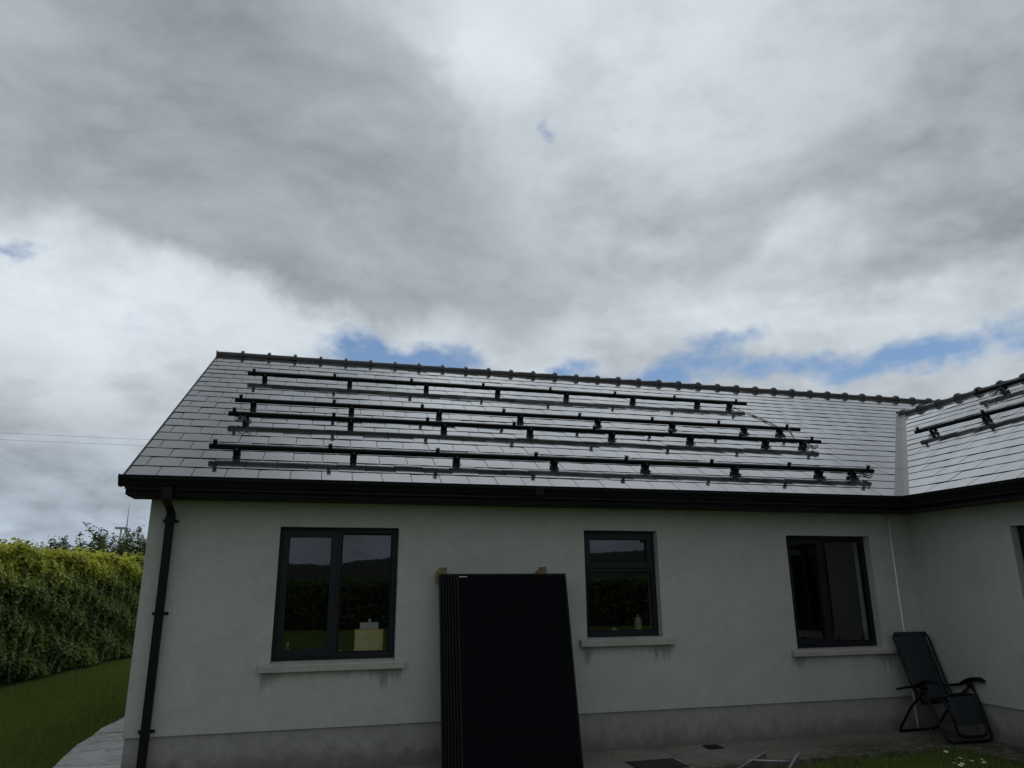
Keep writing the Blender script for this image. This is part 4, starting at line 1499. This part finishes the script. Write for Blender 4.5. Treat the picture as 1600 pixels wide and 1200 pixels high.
def hedge(name, A, B, width, height, n, label, near=None, size=0.098, yellow=0.5):
    A, B = np.array(A, float), np.array(B, float)
    d_ = B - A
    Ln = np.linalg.norm(d_)
    d_ = d_ / Ln
    side = np.array([d_[1], -d_[0]])              # face seen from the yard
    root = thing(name, (float((A + B)[0] / 2 - side[0] * width / 2), float((A + B)[1] / 2 - side[1] * width / 2), -0.06), label, 'hedge')
    # woody core, coloured near-black as the shade between the leaves
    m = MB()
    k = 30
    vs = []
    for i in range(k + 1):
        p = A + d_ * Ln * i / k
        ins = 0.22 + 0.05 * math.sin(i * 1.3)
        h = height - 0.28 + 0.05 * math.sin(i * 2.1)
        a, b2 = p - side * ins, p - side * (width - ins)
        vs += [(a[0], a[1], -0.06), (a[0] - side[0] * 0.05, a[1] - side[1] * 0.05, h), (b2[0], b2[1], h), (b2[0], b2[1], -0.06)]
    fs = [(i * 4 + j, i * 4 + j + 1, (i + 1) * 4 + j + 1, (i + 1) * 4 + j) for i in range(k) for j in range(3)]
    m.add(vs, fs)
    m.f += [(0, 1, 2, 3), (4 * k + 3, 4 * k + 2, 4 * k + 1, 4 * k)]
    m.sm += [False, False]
    m.build('shaded_core', M['core'], root)
    if near:
        l = np.where(rng.uniform(0, 1, n) < 0.78, rng.uniform(near[0], near[1], n), rng.uniform(0, Ln, n))
    else:
        l = rng.uniform(0, Ln, n)
    which = rng.uniform(0, 1, n)
    z = height * rng.uniform(0.02, 1.0, n) ** 0.9
    on_top = which > 0.66
    back_ = which > 0.93
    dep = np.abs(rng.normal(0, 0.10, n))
    crest = 0.10 * wob(l, l * 0.3, 0.9) + 0.05 * wob(l * 3.0, l)
    bulge = 0.13 * wob(l + 0.9 * z, z * 1.9 - 0.5 * l, 1.0) + 0.05 * wob(l * 3 - z * 2, z * 4) - 0.30 * np.clip(0.55 - z, 0, 1) * (0.6 + 0.5 * wob(l * 2.3, l))
    inward = dep - bulge
    rnd = np.clip((z - (height - 0.35)) / 0.35, 0, 1)
    inward = inward + 0.16 * rnd ** 2
    q = rng.uniform(0.05, width, n)
    inward = np.where(on_top, q, inward)
    inward = np.where(back_, width - dep, inward)
    z2 = np.where(on_top & ~back_, height - dep * 0.8 + crest + 0.05 * wob(l * 2, q * 4), z)
    shoots = rng.uniform(0, 1, n) < 0.06
    z2 = np.where(shoots & on_top, z2 + rng.uniform(0.0, 0.16, n), z2)
    P = np.stack([A[0] + d_[0] * l - side[0] * inward, A[1] + d_[1] * l - side[1] * inward, z2 - 0.03], 1)
    Nn = np.tile(np.array([side[0], side[1], 0.55]), (n, 1))
    Nn[on_top] = (side[0] * 0.2, side[1] * 0.2, 1.0)
    patch = 0.5 + 0.5 * wob(l * 0.7 + 2.0, z2 * 1.1)
    hf = np.clip((z2 - (height - 0.80)) / 0.62, 0, 1)
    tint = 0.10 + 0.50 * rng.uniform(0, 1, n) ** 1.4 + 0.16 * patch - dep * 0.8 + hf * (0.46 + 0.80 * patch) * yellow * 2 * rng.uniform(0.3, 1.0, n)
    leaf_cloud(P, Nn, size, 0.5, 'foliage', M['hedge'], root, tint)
    return root


hedge('hedge', (-7.35, 1.0), (-3.75, 26.2), 1.25, 2.46, 92000, 'tall clipped laurel hedge with lime green new growth along its top', near=(12.0, 22.5))
hedge('hedge', (16.0, -15.0), (-14.0, -19.0), 1.4, 2.0, 16000, 'clipped hedge across the far side of the garden, mirrored in the left window', size=0.17, yellow=0.0)


# ------------------------------------------------------------------ bushes beyond the hedge
def bush(x, y, h, spread, nb, seed, label, leafy, tintbase):
    r__ = random.Random(seed)
    root = thing('bush', (x, y, -0.06), label, 'bush', 'bushes rising behind the hedge')
    m = MB()
    pts_, nor = [], []

    def grow(p, d_, ln, rr, lev):
        segs = 5
        line = [p.copy()]
        q = p.copy()
        dd_ = d_.copy()
        for _ in range(segs):
            dd_ = (dd_ + Vector((r__.gauss(0, 0.16), r__.gauss(0, 0.16), r__.gauss(0.03, 0.10)))).normalized()
            q = q + dd_ * (ln / segs)
            line.append(q.copy())
            if lev >= 1:
                for _k in range(leafy if lev == 2 else leafy // 2):
                    o = Vector((r__.gauss(0, 0.05), r__.gauss(0, 0.05), r__.gauss(0, 0.05)))
                    pts_.append(tuple(q + o - dd_ * r__.uniform(0, ln / segs)))
                    nor.append((dd_.x * 0.3, dd_.y * 0.3, 0.8))
        m.tube(line, [rr * (1 - 0.75 * i / segs) for i in range(segs + 1)], 5)
        if lev < 2:
            for _ in range(5 if lev == 0 else 4):
                i = r__.randint(2, segs)
                nd = (dd_ + Vector((r__.gauss(0, 0.55), r__.gauss(0, 0.55), r__.gauss(0.15, 0.35)))).normalized()
                grow(line[i], nd, ln * r__.uniform(0.38, 0.62), rr * 0.5, lev + 1)

    for _ in range(nb):
        d_ = Vector((r__.gauss(0, spread), r__.gauss(0, spread), 1)).normalized()
        grow(Vector((x + r__.gauss(0, 0.15), y + r__.gauss(0, 0.15), -0.06)), d_, h * r__.uniform(0.55, 0.80), 0.035, 0)
    m.build('branches', M['bark'], root)
    P = np.array(pts_)
    leaf_cloud(P, np.array(nor), 0.085, 0.5, 'foliage', M['bushleaf'], root, np.clip(rng.normal(tintbase, 0.2, len(P)), 0, 1))


bush(-7.25, 24.0, 2.82, 0.28, 24, 3, 'dark twiggy bush with reaching shoots behind the hedge, left of the turbine', 16, 0.3)
bush(-6.60, 24.3, 2.72, 0.28, 24, 5, 'dark leafy bush in the middle behind the hedge', 16, 0.35)
bush(-4.85, 23.8, 3.0, 0.16, 22, 9, 'loose olive bush behind the hedge, nearest the house corner', 16, 0.55)


# ------------------------------------------------------------------ wind turbines and power line
def turbine(az_vec, dist, hub_z, blade, label, rot, phase):
    d_ = Vector((az_vec[0], az_vec[1], 0)).normalized()
    base_ = d_ * dist
    root = thing('wind_turbine', (base_.x, base_.y, 0), label, 'wind turbine', 'wind turbines on the horizon')
    k = blade / 30.0
    hub = Vector((base_.x, base_.y, hub_z))
    MB().tube([(base_.x, base_.y, -1), (base_.x, base_.y, hub_z)], [1.7 * k, 1.0 * k], 14).build('tower', M['turbine'], root)
    axis = Vector((math.sin(rot), math.cos(rot), 0))
    lat = Vector((axis.y, -axis.x, 0))
    n_ = MB()
    n_.obox(hub + axis * -1.5 * k + Vector((0, 0, 1.0 * k)), axis * 5.0 * k, lat * 1.2 * k, Vector((0, 0, 1.2 * k)))
    n_.build('nacelle', M['turbine'], root, bevel=0.4 * k)
    front_ = hub + axis * 5.2 * k + Vector((0, 0, 1.0 * k))
    MB().tube([front_ - axis * 1.6 * k, front_, front_ + axis * 1.6 * k], [1.6 * k, 1.5 * k, 0.3 * k], 10).build('hub', M['turbine'], root)
    for j in range(3):
        a = phase + j * 2 * math.pi / 3
        dirv = Vector((0, 0, 1)) * math.cos(a) + lat * math.sin(a)
        pl = axis
        tang = dirv.cross(axis)
        b = MB()
        secs = [(0.03, 0.9, 0.8), (0.18, 1.9, 0.55), (0.5, 1.3, 0.35), (0.8, 0.8, 0.2), (1.0, 0.2, 0.08)]
        vs = []
        for q, c_, th in secs:
            ctr = front_ + dirv * blade * q
            vs += [ctr - tang * c_ * k * 0.6, ctr + pl * th * k, ctr + tang * c_ * k, ctr - pl * th * k]
        fs = [(i * 4 + jj, i * 4 + (jj + 1) % 4, (i + 1) * 4 + (jj + 1) % 4, (i + 1) * 4 + jj) for i in range(4) for jj in range(4)]
        b.add(vs, fs, True)
        b.build('blade', M['turbine'], root)
    return root


turbine((-0.2275, 0.974), 900, 63.5, 29.0, 'grey wind turbine with one blade upright, beside the house corner', rad(66), rad(-3))
turbine((-0.3205, 0.947), 1700, 70.0, 27.0, 'faint far wind turbine, only a blade tip above the left hedge', rad(60), rad(2))


def pole(x, y, label):
    root = thing('utility_pole', (x, y, 0), label, 'utility pole')
    MB().tube([(x, y, -0.5), (x, y, 10.6)], [0.16, 0.11], 12).build('post', M['wood'], root)
    MB().box(x - 0.9, x + 0.9, y - 0.06, y + 0.06, 10.2, 10.32).build('cross_arm', M['wood'], root)
    for dx_ in (-0.75, 0.75):
        MB().tube([(x + dx_, y, 10.32), (x + dx_, y, 10.5)], 0.05, 8).build('insulator', M['white'], root)


p1, p2 = (-36.0, 46.0), (30.0, 62.0)
for dz_, lab in ((0.0, 'upper of two thin power lines crossing the sky left of the roof'), (-0.42, 'lower of two thin power lines crossing the sky left of the roof')):
    pts_ = []
    for i in range(25):
        q = i / 24
        pts_.append((p1[0] + (p2[0] - p1[0]) * q, p1[1] + (p2[1] - p1[1]) * q, 10.5 + 3.0 * q + dz_ + 0.0 - 4 * 0.45 * q * (1 - q)))
    tag(MB().tube(pts_, 0.0065, 5).build('power_line', M['cable']), lab, 'power line', 'power lines left of the roof')

# ------------------------------------------------------------------ wooded hill behind the camera, seen only in the panes
hp = []
hm = MB()
n = 520
for ring, (dist, hs) in enumerate(((120, 0.0), (190, 1.0), (260, 0.85))):
    for i in range(n + 1):
        a = rad(95 + 170 * i / n)
        th = math.degrees(a)
        prof = 7.4 + 3.2 * math.exp(-((th - 158) / 16) ** 2) + 2.6 * math.exp(-((th - 222) / 12) ** 2) + 0.5 * math.sin(th * 0.55) + random.uniform(-0.25, 0.45) * (2.2 if random.random() < 0.15 else 0.8)
        hm.v.append((math.sin(a) * dist, math.cos(a) * dist, prof * hs if hs else -0.3))
for ring in range(2):
    for i in range(n):
        a0 = ring * (n + 1) + i
        hm.f.append((a0, a0 + 1, a0 + n + 2, a0 + n + 1))
        hm.sm.append(False)
tag(hm.build('hill', M['hill']), kind='structure')

S.render.engine = 'CYCLES'
S.cycles.max_bounces = 8
S.cycles.transparent_max_bounces = 12
